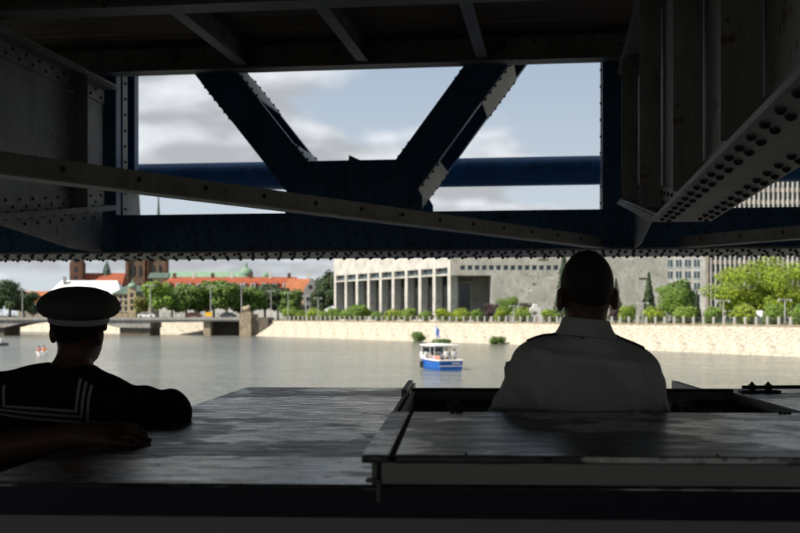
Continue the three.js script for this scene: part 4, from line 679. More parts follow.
{ // copper-roofed church nave behind it
  const z = 520, x0 = Xp(166, z), x1 = Xp(246, z), W = x1 - x0, b = place('copper_roof_church', 'church nave with a long pale green copper roof and a rounded end', 'building', (x0 + x1) / 2, z);
  const eave = Yp(279, z) - LAND, ridge = Yp(271, z) - LAND;
  mesh('wall', bx(-W / 2, W / 2, 0, eave, -12, 0), M.brick, b);
  mesh('roof', shift(gable(W, 12, ridge - eave), 0, eave + 0.02, -6), M.copper, b);
  mesh('apse_roof', [shift(new THREE.SphereGeometry(3.2, 20, 10, 0, Math.PI * 2, 0, Math.PI / 2), W / 2 - 0.5, eave + 2.3, -4.4), cyl([W / 2 - 0.5, 0, -4.4], [W / 2 - 0.5, eave + 2.3, -4.4], 3.1, 3.1, 20), cyl([W / 2 - 0.5, eave + 4.6, -4.4], [W / 2 - 0.5, eave + 7.8, -4.4], 0.9, 0.25, 10)], M.copper, b);
  mesh('lower_roof', shift(gable(9, 9, 2.6), -W / 2 - 3.6, eave + 0.4, -4), M.copperDark, b);
  mesh('ridge_turret', [shift(new THREE.SphereGeometry(2.0, 16, 8, 0, Math.PI * 2, 0, Math.PI / 2), W / 2 + 8.5, eave + 1.3, -4.4), cyl([W / 2 + 8.5, 0, -4.4], [W / 2 + 8.5, eave + 1.3, -4.4], 2.0, 2.0, 16)], M.copper, b);
}
{ // the twin-towered cathedral
  const z = 845, b = place('cathedral', 'brown brick cathedral with twin towers ending in thin dark spires', 'building', Xp(146.5, z), z);
  for (const px of [136.6, 156.4]) {
    const t = sub('tower', b), x = Xp(px, z) - Xp(146.5, z), w = 6.9, H = Yp(238, z) - LAND;
    mesh('shaft', [bx(x - w, x + w, 0, 30, -14, 0), bx(x - w + 0.5, x + w - 0.5, 30.01, 48, -13.5, -0.5), bx(x - w + 1, x + w - 1, 48.01, H, -13, -1)], M.brickBrown, t);
    mesh('buttress', [-1, 1].map(s => bx(x + s * w - 1.1, x + s * w + 1.1, 0, 50, 0.02, 1.4)), M.brick, t);
    for (let f = 0; f < 4; f++) for (const s of [-1, 1]) mesh('lancet', bx(x + s * 2.4 - 0.9, x + s * 2.4 + 0.9, 16 + f * 13, 25 + f * 13, -0.6, 0.03), M.glassDark, t);
    mesh('spire', [cyl([x, H, -7], [x, H + 5, -7], 5.6, 3.0, 8), cyl([x, H + 5, -7], [x, Yp(191, z) - LAND, -7], 1.7, 0.3, 8)], M.copperDark, t);
  }
  mesh('nave', bx(-3.0, 3.0, 0, 36, -60, -1), M.brick, b); mesh('west_gable', shift(gable(6, 12, 7), 0, 36.01, -7), M.redTile, b);
}
{ // brick church with a square tower
  const z = 600, b = place('brick_church', 'brick church with a square tower, red roof and slim green flèche', 'building', Xp(96, z), z);
  const x = px => Xp(px, z) - Xp(96, z), y = py => Yp(py, z) - LAND;
  mesh('tower', [bx(x(69.5), x(82), 0, y(262), -7, 0), bx(x(70.5), x(81), y(262) + 0.01, y(240), -6.5, -0.5)], M.brick, b);
  for (let f = 0; f < 3; f++) mesh('belfry_window', bx(x(74), x(77.5), y(282) + f * 5, y(276) + f * 5, -0.3, 0.05), M.glassDark, b);
  mesh('tower_roof', cyl([x(75.7), y(240), -3.5], [x(75.7), y(225), -3.5], 4, 0.2, 4), M.copperDark, b);
  mesh('nave_wall', bx(x(82), x(121), 0, y(285), -14, -1), M.brick, b);
  mesh('nave_roof', shift(gable(x(122) - x(82), 15, y(272.5) - y(285)), (x(82) + x(122)) / 2, y(285) + 0.02, -7.5), M.redTile, b);
  mesh('fleche', [cyl([x(103), y(275), -7.5], [x(103), y(270), -7.5], 2.0, 2.0, 8), cyl([x(103), y(270), -7.5], [x(103), y(260), -7.5], 2.1, 0.15, 8)], M.copperDark, b);
  for (let i = 0; i < 5; i++) { const p = 85 + i * 8; mesh('wall_pier', [bx(x(p) - 0.7, x(p) + 0.7, 0, y(281), -0.98, 0.4)], M.whiteWall, b); }
}
{ // house with the broad white roof, behind the sailor's cap
  const z = 350, b = place('white_roof_house', 'low building with a broad white roof beside the brick church', 'building', Xp(89, z), z);
  const x = px => Xp(px, z) - Xp(89, z), y = py => Yp(py, z) - LAND;
  mesh('wall', bx(x(47), x(121), 0, y(296), -12, 0), M.creamWall, b);
  mesh('roof', shift(hip(x(122) - x(46), 13, y(280) - y(296), x(116) - x(60)), (x(46) + x(122)) / 2, y(296) + 0.02, -6), M.paintWhite, b);
  mesh('chimney', bx(x(59), x(61.5), y(284), y(276), -5, -4), M.greyWall, b);
  for (let i = 0; i < 12; i++) mesh('window', bx(x(50 + i * 6), x(52.5 + i * 6), y(308), y(300), -0.2, 0.03), M.glassDark, b);
}
{ // ornate cream town house with a small green dome
  const z = 345, b = place('town_house', 'ornate cream town house with a small green corner dome', 'building', Xp(132, z), z);
  const x = px => Xp(px, z) - Xp(132, z), y = py => Yp(py, z) - LAND;
  mesh('wall', [bx(x(112), x(150), 0, y(294), -12, 0), bx(x(128.5), x(136.5), 0, y(287), 0.02, 1.2)], M.creamWall, b);
  mesh('roof', shift(hip(x(151) - x(111), 13, 2.6, 6), (x(111) + x(151)) / 2, y(294) + 0.02, -6), M.copperDark, b);
  mesh('dome', [shift(new THREE.SphereGeometry(1.35, 16, 10, 0, Math.PI * 2, 0, Math.PI / 2), x(132.5), y(287), 0.4), cyl([x(132.5), y(283), 0.4], [x(132.5), y(279), 0.4], 0.25, 0.05, 8)], M.copper, b);
  for (let f = 0; f < 3; f++) for (let i = 0; i < 7; i++) { const px = 114 + i * 5.2; if (px > 127 && px < 137) continue; const w = mesh('window', bx(x(px), x(px + 2.6), y(311 - f * 6), y(307 - f * 6), -0.2, 0.03), M.glassDark, b); mesh('window_surround', [bx(x(px) - 0.15, x(px + 2.6) + 0.15, y(311 - f * 6) - 0.2, y(311 - f * 6) - 0.01, 0.002, 0.2)], M.whiteWall, w); }
  for (let f = 0; f < 3; f++) mesh('bay_window', bx(x(131), x(134), y(310 - f * 6.4), y(305.6 - f * 6.4), 1.19, 1.25), M.glassDark, b);
}
{ // low orange-roofed house to the far side
  const z = 420, b = place('orange_roof_house', 'low house with a plain orange roof behind dark trees', 'building', Xp(34, z), z);
  const x = px => Xp(px, z) - Xp(34, z), y = py => Yp(py, z) - LAND;
  mesh('wall', bx(x(18), x(50), 0, y(302), -10, 0), M.beigeWall, b); mesh('roof', shift(gable(x(51) - x(17), 10, y(291) - y(302)), 0, y(302) + 0.02, -5), M.orangeTile, b);
  for (let i = 0; i < 6; i++) mesh('window', bx(x(21 + i * 5), x(23 + i * 5), y(312), y(306), -0.2, 0.03), M.glassDark, b);
}
{ // house with a grey gable end next to the museum
  const z = 330, b = place('gable_house', 'grey gabled house with an orange roof beside the museum trees', 'building', Xp(304, z), z);
  const x = px => Xp(px, z) - Xp(304, z), y = py => Yp(py, z) - LAND;
  mesh('wall', [bx(x(285), x(304.5), 0, y(291), -8, 0)], M.creamWall, b);
  mesh('gable_wall', prism([[x(303.7), 0], [x(318), 0], [x(318), y(289)], [x(311), y(278)], [x(303.7), y(290)]], -8.5, 0.4), M.greyWall, b);
  const rp = [[x(287), y(278.3), -4], [x(310.9), y(278.3), -4], [x(303.8), y(292), 0.45], [x(283), y(292), 0.45], [x(303.8), y(292), -8.4], [x(283), y(292), -8.4]];
  const rg = new THREE.BufferGeometry(); rg.setAttribute('position', new THREE.Float32BufferAttribute([[3, 2, 1], [3, 1, 0], [4, 5, 0], [4, 0, 1], [5, 3, 0], [2, 4, 1], [5, 4, 2], [5, 2, 3]].flat().flatMap(i => rp[i]), 3)); rg.computeVertexNormals();
  mesh('roof', rg, M.orangeTile, b);
  mesh('round_window', cyl([x(310.5), y(287), 0.4], [x(310.5), y(287), 0.46], 0.62, 0.62, 14), M.glassDark, b);
  for (const [px, py] of [[306.5, 301], [313, 301], [306.5, 309], [313, 309]]) mesh('window', bx(x(px), x(px + 2.6), y(py), y(py - 4), 0.39, 0.44), M.glassDark, b);
}
// ---------------------------------------------------------------- the concrete road bridge up-river
{
  const z = 288, b = thing('road_bridge', 'low concrete road bridge with haunched spans and dark piers', 'bridge', [0, 0, -z]);
  const x = px => Xp(px, z), y = py => Yp(py, z), yt = y(318), pts = [[x(-120), yt], [x(242), yt], [x(242), y(321.5)]];
  const under = (a, c, n = 14) => { for (let i = 0; i <= n; i++) { const t = i / n, q = 2 * t - 1; pts.push([x(mix(a, c, t)), mix(y(321.6), y(327.5), Math.pow(Math.abs(q), 3))]); } };
  pts.push([x(212), y(321.6)]); pts.push([x(206), y(322)]); pts.push([x(150), y(322.4)]); pts.push([x(149.9), y(328)]); under(117, 4); pts.push([x(-30), y(328)]); under(-31, -119);
  mesh('deck', prism(pts, -14, 0), M.concrete, b);
  mesh('deck_edge', bx(x(-120), x(242), yt - 0.5, yt + 0.18, 0.003, 0.4), M.concrete, b);
  mesh('pier', [bx(x(119), x(149.5), -1, y(322.6), -13, -0.6)], M.darkStone, b); mesh('pier', [bx(x(-29), x(3), -1, y(322.6), -13, -0.6)], M.darkStone, b);
  mesh('pier_column', bx(x(203), x(210), -1, y(321.7), -12.5, -0.5), M.paleStone, b);
  mesh('abutment', [bx(x(210.3), x(239.8), -1, y(321.8), -12, -7), bx(x(251), x(268), -1, LAND + 0.9, -13.5, 0.2)], M.darkStone, b);
  const pl = sub('end_pillar', b); mesh('pillar_shaft', [bx(x(240), x(251.5), -1, y(314), -13, 1.2)], M.paleStone, pl); mesh('pillar_block', [bx(x(241), x(250.5), y(314) + 0.01, y(311.5), -6, 0.9)], M.paleStone, pl);
  const r = rng(40); mesh('pillar_figure', nets(uni([ell([x(245), y(309), -2], [0.9, 0.7, 0.8]), ell([x(247.5), y(307.5), -2], [0.5, 0.7, 0.5]), ell([x(243), y(308.3), -2], [0.5, 0.45, 0.5])], 0.4), [x(238), y(314), -4], [x(253), y(302), 0], 0.2), M.paleStone, pl);
  const rail = sub('railing', b); mesh('handrail', [bx(x(-120), x(240), yt + 1.15, yt + 1.22, 0.15, 0.25), bx(x(-120), x(240), yt + 0.62, yt + 0.66, 0.17, 0.23), bx(x(-120), x(240), yt + 0.28, yt + 0.32, 0.17, 0.23)], M.ironDark, rail);
  for (let px = -40; px < 240; px += 6) mesh('rail_post', bx(x(px) - 0.06, x(px) + 0.06, yt + 0.185, yt + 1.14, 0.14, 0.26), M.ironDark, rail);
  // lamps on the bridge
  const lampGroup = 'lamp posts on the road bridge';
  [[21, 290], [149.5, 286], [210, 287], [242, 284]].forEach(([px, py], i) => { const l = thing('street_lamp', 'slim grey street lamp standing on the concrete road bridge', 'lamp', [x(px), yt + 0.18, -z + (i === 3 ? 1.0 : -1)], 0, lampGroup); if (i === 3) l.position.y = y(311.5); const h = y(py) - l.position.y; mesh('pole', cyl([0, 0, 0], [0, h, 0], 0.13, 0.08, 8), M.lampMetal, l); mesh('lamp_head', [bx(-1.1, 1.1, h, h + 0.12, -0.1, 0.1), bx(-1.3, -0.6, h + 0.12, h + 0.26, -0.16, 0.16), bx(0.6, 1.3, h + 0.12, h + 0.26, -0.16, 0.16)], M.lampMetal, l); });
  const sg = thing('road_sign', 'yellow road sign on the railing of the road bridge', 'sign', [x(209), yt + 0.185, -z + 0.45]); mesh('sign_panel', bx(-0.85, 0.85, 0.25, 1.3, 0, 0.06), M.yellowSign, sg); mesh('sign_post', [bx(-0.5, -0.42, 0, 0.249, 0, 0.05), bx(0.42, 0.5, 0, 0.249, 0, 0.05)], M.lampMetal, sg);
  const car = (px, mat, label) => { const c = thing('parked_car', label, 'car', [x(px), yt + 0.006, -z - 4], 0, 'cars crossing the road bridge'); mesh('body', [prism([[-2.1, 0.25], [2.1, 0.25], [2.15, 0.75], [1.5, 0.92], [0.9, 1.42], [-1.0, 1.45], [-1.7, 0.95], [-2.15, 0.85]], -0.85, 0.85)], mat, c); mesh('side_window', [prism([[-1.4, 0.95], [1.2, 0.93], [0.8, 1.34], [-0.95, 1.36]], 0.851, 0.86)], M.glassDark, c); for (const q of [-1.3, 1.3]) mesh('wheel', cyl([q, 0.32, 0.7], [q, 0.32, 0.9], 0.32, 0.32, 12), M.rubber, c); for (const q of [-1.3, 1.3]) mesh('wheel', cyl([q, 0.32, -0.9], [q, 0.32, -0.7], 0.32, 0.32, 12), M.rubber, c); };
  car(143, M.paintWhite, 'white car driving over the road bridge'); car(226, M.carDark, 'dark car driving over the road bridge beside the yellow sign'); car(191, M.carRed, 'dark red car driving over the road bridge');
}
// ---------------------------------------------------------------- trees and shrubs
function crownGeo(lobes, n, size, seed, flat = 1) {             // leaf tufts through the shells of several lobes
  const r = rng(seed), P = [], N = [], C = [], tot = lobes.reduce((s, l) => s + l[3] * l[4], 0);
  for (const [cx, cy, cz, rx, ry] of lobes) {
    const k = Math.round(n * rx * ry / tot);
    for (let i = 0; i < k; i++) {
      const u = r() * 2 - 1, a = r() * 6.283, s = Math.sqrt(1 - u * u), q = 0.62 + 0.42 * Math.pow(r(), 0.6);
      const dx = s * Math.cos(a), dy = u, dz = s * Math.sin(a), bump = 0.82 + 0.36 * vnoise(cx + dx * 3.1 + seed, cy + dy * 3.1, cz + dz * 3.1);
      const x = cx + dx * rx * q * bump, y = cy + dy * ry * q * bump * flat, z = cz + dz * rx * q * bump;
      const w = size * (0.6 + 0.8 * r()), nx = dx + (r() - 0.5) * 1.5, ny = dy + 0.35 + (r() - 0.5) * 1.5, nz = dz + (r() - 0.5) * 1.5, l = Math.hypot(nx, ny, nz);
      const n3 = new THREE.Vector3(nx / l, ny / l, nz / l), t = new THREE.Vector3(r() - 0.5, r() - 0.5, r() - 0.5).cross(n3).normalize(), b = n3.clone().cross(t);
      const tone = 0.65 + 0.7 * r(), yel = 0.9 + 0.35 * r();
      const pt = (p, q2) => [x + t.x * w * p + b.x * w * q2, y + t.y * w * p + b.y * w * q2, z + t.z * w * p + b.z * w * q2];
      for (const v of [pt(-0.5, -0.2), pt(0.1, -0.5), pt(0.55, 0.1), pt(-0.5, -0.2), pt(0.55, 0.1), pt(-0.1, 0.5)]) { P.push(...v); N.push(n3.x, n3.y, n3.z); C.push(tone * yel, tone, tone * 0.9); }
    }
  }
  const g = new THREE.BufferGeometry(); g.setAttribute('position', new THREE.Float32BufferAttribute(P, 3)); g.setAttribute('normal', new THREE.Float32BufferAttribute(N, 3)); g.setAttribute('color', new THREE.Float32BufferAttribute(C, 3)); g.setAttribute('uv', new THREE.Float32BufferAttribute(new Float32Array(P.length / 3 * 2), 2)); return g;
}
function lobesFor(kind, seed) {                                 // unit tree: height 1
  const r = rng(seed), o = [];
  if (kind === 'broad') { o.push([0, 0.58, 0, 0.30, 0.30]); for (let i = 0; i < 11; i++) { const a = i * 2.4 + r(), q = 0.16 + r() * 0.13; o.push([Math.cos(a) * q, 0.34 + r() * 0.46, Math.sin(a) * q, 0.12 + r() * 0.09, 0.10 + r() * 0.09]); } }
  else if (kind === 'spread') { for (let i = 0; i < 22; i++) { const a = i * 2.4 + r(), q = 0.08 + r() * 0.34; o.push([Math.cos(a) * q, 0.16 + r() * 0.72 * (1.08 - q), Math.sin(a) * q, 0.11 + r() * 0.10, 0.09 + r() * 0.07]); } for (let i = 0; i < 9; i++) { const a = i * 0.7 + r() * 0.4, q = 0.2 + r() * 0.16; o.push([Math.cos(a) * q, 0.10 + r() * 0.22, Math.sin(a) * q, 0.10 + r() * 0.06, 0.09 + r() * 0.06]); } }
  else if (kind === 'shrub') { o.push([0, 0.48, 0, 0.42, 0.44]); for (let i = 0; i < 6; i++) { const a = i * 1.05 + r(); o.push([Math.cos(a) * 0.25, 0.3 + r() * 0.42, Math.sin(a) * 0.25, 0.2 + r() * 0.1, 0.2 + r() * 0.1]); } }
  else for (let i = 0; i < 12; i++) { const t = i / 11; for (let k = 0; k < 3; k++) { const a = i * 2.1 + k * 2.09, q = 0.15 * (1 - t); o.push([Math.cos(a) * q, 0.12 + t * 0.82, Math.sin(a) * q, 0.035 + 0.12 * (1 - t), 0.055]); } }
  return o;
}
const treeLib = {};
function treeGeo(kind, v, leaves, size) {
  return treeLib[kind + v] ??= (() => {
    const r = rng(100 + v), lobes = lobesFor(kind, 200 + v * 7), crown = crownGeo(lobes, leaves, size, 300 + v);
    const tr = kind === 'shrub' ? [cyl([0, 0, 0], [0, 0.5, 0], 0.03, 0.015, 6)] : [cyl([0, -0.01, 0], [0.01, 0.40, 0], 0.030, 0.021, 9), cyl([0.01, 0.40, 0], [0, kind === 'conifer' ? 0.95 : 0.72, 0.01], 0.021, 0.006, 8)];
    if (kind === 'broad' || kind === 'spread') for (let i = 0; i < 7; i++) { const l = lobes[1 + i]; tr.push(cyl([0.008, 0.26 + r() * 0.2, 0], [l[0], l[1], l[2]], 0.013, 0.004, 6)); }
    if (kind === 'shrub') for (let i = 0; i < 5; i++) tr.push(cyl([0, 0.02, 0], [Math.cos(i * 1.3) * 0.25, 0.45, Math.sin(i * 1.3) * 0.25], 0.018, 0.006, 5));
    return { crown, trunk: planar(join(tr)) };
  })();
}
function tree(name, kind, v, mat, label, category, X, z, h, wide = 1, group, base = LAND, leaves = 3200, size = 0.055) {
  const t = thing(name, label, category, [X, base, -z], v * 1.7 + X, group), G = treeGeo(kind, v, leaves, size);
  const tr = shadow(new THREE.Mesh(G.trunk, M.bark)); tr.name = 'trunk'; const cr = shadow(new THREE.Mesh(G.crown, mat)); cr.name = 'crown'; t.add(tr, cr); t.scale.set(h * wide, h, h * wide); return t;
}
// row of trees beyond the road bridge
{
  const rows = [[158, 281, 'mid'], [172, 284, 'green'], [186, 283, 'green'], [199, 285, 'olive'], [214, 280, 'green'], [227, 281, 'green'], [240, 284, 'dark'], [252, 285, 'green'], [265, 284, 'dark'], [278, 286, 'dark'], [291, 289, 'green'], [301, 292, 'dark']];
  const say = { mid: 'yellowish green tree', green: 'leafy green tree', olive: 'olive green tree', dark: 'dark green tree' };
  rows.forEach(([px, py, c], i) => { const z = 318 + (i * 37 % 23), h = Yp(py, z) - LAND + 0.6; tree('riverside_tree', 'broad', i % 4, L[c], `${say[c]} in the row behind the road bridge, ${px < 180 ? 'by the cream town house' : px < 235 ? 'under the white dormers' : px < 270 ? 'behind the stone end pillar' : 'by the gabled house'}`, 'tree', Xp(px, z), z, h, 0.92 + (i % 3) * 0.08, 'trees behind the road bridge'); });
  tree('riverside_tree', 'broad', 1, L.olive, 'sparse yellow green tree in front of the cream town house', 'tree', Xp(141, 322), 322, Yp(294, 322) - LAND, 0.9, 'trees behind the road bridge');
  [[-8, 282, 'green', 0], [10, 277, 'dark', 2], [24, 288, 'dark', 3], [33, 303, 'dark', 1]].forEach(([px, py, c, v]) => tree('bank_tree', 'broad', v, L[c], c === 'green' ? 'leafy tree at the edge of the dark clump by the orange-roofed house' : 'dark green tree of the clump by the orange-roofed house', 'tree', Xp(px, 392), 392, Yp(py, 392) - LAND, 1.1, 'clump by the orange-roofed house'));
  [[326, 271, 1], [319, 283, 3], [335, 268, 0]].forEach(([px, py, v]) => tree('poplar_tree', 'broad', v, L.dark, 'tall dark tree crowding the end of the museum', 'tree', Xp(px, 316), 316, Yp(py, 316) - LAND, 0.62, 'dark trees at the museum end'));
}
// trees on the promenade by the wing
const bankZ = px => { let best = 0, bd = 1e9; for (let i = 0; i < bankPts.length; i++) { const p = bankAt(i, 5); if (p.z < 20) continue; const q = 400 + F * p.x / p.z; if (Math.abs(q - px) < bd) { bd = Math.abs(q - px); best = p.z; } } return best; };
const onBank = (px, dz) => { const z = bankZ(px) + dz; return [Xp(px, z), z]; };
{
  const T = (name, kind, v, mat, label, px, dz, py, wide, leaves, size) => { const [X, z] = onBank(px, dz); return tree(name, kind, v, mat, label, 'tree', X, z, Yp(py, z) - LAND, wide, undefined, LAND, leaves, size); };
  T('plum_tree', 'broad', 5, L.purple, 'small purple-leaved tree near the entrance recess', 493, 22, 301, 1.25, 1800, 0.05);
  T('plum_tree', 'broad', 5, L.purple, 'small purple-leaved tree next to the white arch', 524, 22, 300, 1.0, 1800, 0.05);
  T('round_tree', 'broad', 6, L.mid, 'bright green round tree between two purple-leaved trees', 508, 18, 293, 0.95, 7000, 0.028);
  T('spruce_tree', 'conifer', 0, L.conifer, 'tall thin conifer in front of the blank wing, behind the officer', 564, 26, 252, 0.55, 2600, 0.05);
  T('spruce_tree', 'conifer', 1, L.conifer, 'dark conifer close to the officer\'s ear, above a purple tree', 616, 24, 278, 0.62, 2200, 0.05);
  T('plum_tree', 'broad', 5, L.purple, 'purple-leaved tree below the dark conifer', 616, 18, 300, 0.8, 1800, 0.05);
  T('spruce_tree', 'conifer', 2, L.dark, 'green conifer standing alone before the blank wing', 649, 20, 272, 0.62, 2400, 0.05);
  T('round_tree', 'broad', 7, L.mid, 'full round green tree below the white office block', 672, 18, 280, 1.0, 9000, 0.026);
  T('round_tree', 'broad', 2, L.green, 'darker green tree tucked behind the round one', 682, 30, 276, 0.8, 9000, 0.026);
  T('spruce_tree', 'conifer', 3, L.conifer, 'narrow dark conifer before the plain end of the tower block', 697, 24, 290, 0.55, 2000, 0.05);
  T('locust_tree', 'spread', 8, L.lime, 'big yellow-green tree spreading in front of the tower block', 752, 26, 246, 1.12, 17000, 0.019);
  T('locust_tree', 'spread', 9, L.lime, 'yellow-green tree merging with the big one, next to the white van', 796, 30, 247, 1.0, 17000, 0.019);
}
// clipped shrubs behind the railing
{
  const xs = [289, 300, 311, 322.5, 335, 348, 362, 375.5, 391, 407, 424.6, 443.8, 460.7, 480, 500, 522, 548, 574, 601, 627, 655.5, 685, 713.7, 743.7, 772.5, 800];
  const hs = [310, 311, 309, 311, 310, 311, 307, 311, 311, 312, 312, 312, 310, 311, 312, 309, 309, 310, 310, 308, 306, 306, 306, 306, 306, 306];
  const rs = rng(91); xs.forEach((px, i) => { px += (rs() - 0.5) * 5; const [X, z] = onBank(px, 7 + rs() * 3), grow = (rs() - 0.45) * 5, tone = [0, 1, 2, 0, 1][Math.floor(rs() * 5)], size = grow > 1.3 ? 'tall' : grow < -1 ? 'small' : 'clipped'; tree('round_shrub', 'shrub', i % 5, [L.lime, L.mid, L.limeDark][tone], `${size} ${['yellow-green', 'fresh green', 'dull green'][tone]} shrub behind the promenade railing ${px < 340 ? 'before the dark trees' : px < 455 ? 'before the museum pillars' : px < 668 ? 'before the blank wing' : 'before the tower block'}`, 'shrub', X, z, Yp(hs[i] - 2.5 - grow, z) - LAND, 0.9 + rs() * 0.5, 'shrubs along the promenade', LAND, 1900, 0.075); });
  const bush = (px, py, w, wide, label) => { const z = 5.15 * F / (py + 5 - HOR); tree('bank_bush', 'shrub', 1, L.green, label, 'bush', Xp(px, z), z, w, wide, undefined, -0.55, 1900, 0.075); };
  bush(418, 336, 2.6, 1.1, 'scrubby green bush at the foot of the embankment behind the flag'); bush(441, 340, 1.8, 2.0, 'low wide green bush at the water behind the blue boat'); bush(497, 339, 2.1, 1.5, 'green bush at the waterline beside the officer\'s shoulder');
}
// railing of pale posts along the promenade
{
  const rl = thing('promenade_railing', 'long promenade railing of pale stone posts and dark bars', 'railing', [0, LAND, 0]);
  const posts = [], bars = []; let acc = 0, last = null; const seg = [];
  for (let i = 0; i < bankPts.length - 1; i++) { const a = bankAt(i, 5.25), b = bankAt(i + 1, 5.25), l = a.distanceTo(b); if (a.z < 95 || a.z > 284) { acc = 0; last = null; continue; } let s = acc; while (s < l) { const p = a.clone().lerp(b, s / l); posts.push(p); s += 2.2; } acc = s - l; }
  const pg = new RoundedBoxGeometry(0.30, 1.05, 0.30, 1, 0.04); pg.translate(0, 0.72, 0);
  posts.forEach((p, i) => { const m = shadow(new THREE.Mesh(pg, M.postPale)); m.name = 'post'; m.position.set(p.x, 0, -p.z); rl.add(m); if (i) { const q = posts[i - 1]; for (const h of [0.62, 0.92, 1.18]) bars.push(cyl([q.x, h, -q.z], [p.x, h, -p.z], 0.035, 0.035, 5)); } });
  mesh('rail_bars', bars, M.ironDark, rl);
  const lampAt = (px, py) => { const [X, z] = onBank(px, 2); const l = thing('promenade_lamp', 'tall grey lamp post on the promenade behind the railing', 'lamp', [X, LAND + 0.006, -z], 0, 'lamp posts on the promenade'), h = Yp(py, z) - LAND; mesh('pole', cyl([0, 0, 0], [0, h, 0], 0.11, 0.07, 8), M.lampMetal, l); mesh('lamp_head', [bx(-0.9, 0.9, h, h + 0.1, -0.08, 0.08), ball(0.8, h - 0.12, 0, 0.16, 8), ball(-0.8, h - 0.12, 0, 0.16, 8)], M.lampMetal, l); };
  for (const [px, py] of [[271, 291], [288, 293], [306, 296], [318, 298], [514, 306], [643, 303], [723.5, 301], [785, 300]]) lampAt(px, py);
}
{ // white arch sculpture, white van, sign panel
  let [X, z] = onBank(535, 12); const k = z / F;
  const a = thing('arch_sculpture', 'white blocky arch sculpture with a round hole on the promenade', 'sculpture', [X, LAND + 0.006, -z]);
  const s = new THREE.Shape([[-8, 0], [-8, 9], [-5.5, 9.5], [-5, 14], [-2.5, 15], [-1.5, 18], [1.5, 18], [2.5, 15], [5, 14.4], [5.5, 10], [8, 9], [8, 0], [3, 0], [2.6, 5], [-2.6, 5], [-3, 0]].map(([x, y]) => new THREE.Vector2(x * k, y * k)));
  const h = new THREE.Path(); h.absarc(0, 9.5 * k, 2.2 * k, 0, Math.PI * 2, true); s.holes.push(h);
  const g = new THREE.ExtrudeGeometry(s, { depth: 0.9, bevelEnabled: true, bevelSize: 0.08, bevelThickness: 0.08, bevelSegments: 1, curveSegments: 16 }); g.translate(0, 0.08, -0.45); mesh('arch', g, M.whiteWall, a);
  [X, z] = onBank(759, 14);
  const v = thing('delivery_van', 'white delivery van parked among the shrubs under the yellow-green trees', 'van', [X, LAND + 0.006, -z], 1.1);
  mesh('body', prism([[-2.3, 0.35], [2.3, 0.35], [2.35, 1.1], [1.75, 1.3], [1.2, 2.1], [-2.3, 2.15]], -0.9, 0.9), M.paintWhite, v);
  mesh('windscreen', prism([[1.72, 1.34], [1.77, 1.34], [1.25, 2.05], [1.2, 2.05]], -0.75, 0.75), M.glassDark, v);
  for (const s2 of [-0.905, 0.901]) mesh('door_window', prism([[0.3, 1.3], [1.5, 1.3], [1.05, 1.95], [0.3, 1.95]], s2, s2 + 0.004), M.glassDark, v);
  for (const [x, s2] of [[-1.4, 0.75], [1.4, 0.75], [-1.4, -0.95], [1.4, -0.95]]) mesh('wheel', cyl([x, 0.33, s2], [x, 0.33, s2 + 0.2], 0.33, 0.33, 14), M.rubber, v);
  const z3 = 276, p = thing('notice_board', 'white notice board in front of the museum pillars', 'sign', [Xp(329, z3), LAND, -z3]);
  mesh('panel', bx(-1.0, 1.0, 0.8, 3.0, 0, 0.1), M.paintWhite, p); mesh('leg', bx(-0.8, -0.7, 0, 0.799, 0.01, 0.09), M.lampMetal, p); mesh('leg', bx(0.7, 0.8, 0, 0.799, 0.01, 0.09), M.lampMetal, p); mesh('notice', bx(-0.5, 0.4, 1.5, 1.9, 0.101, 0.11), M.glassDark, p);
}
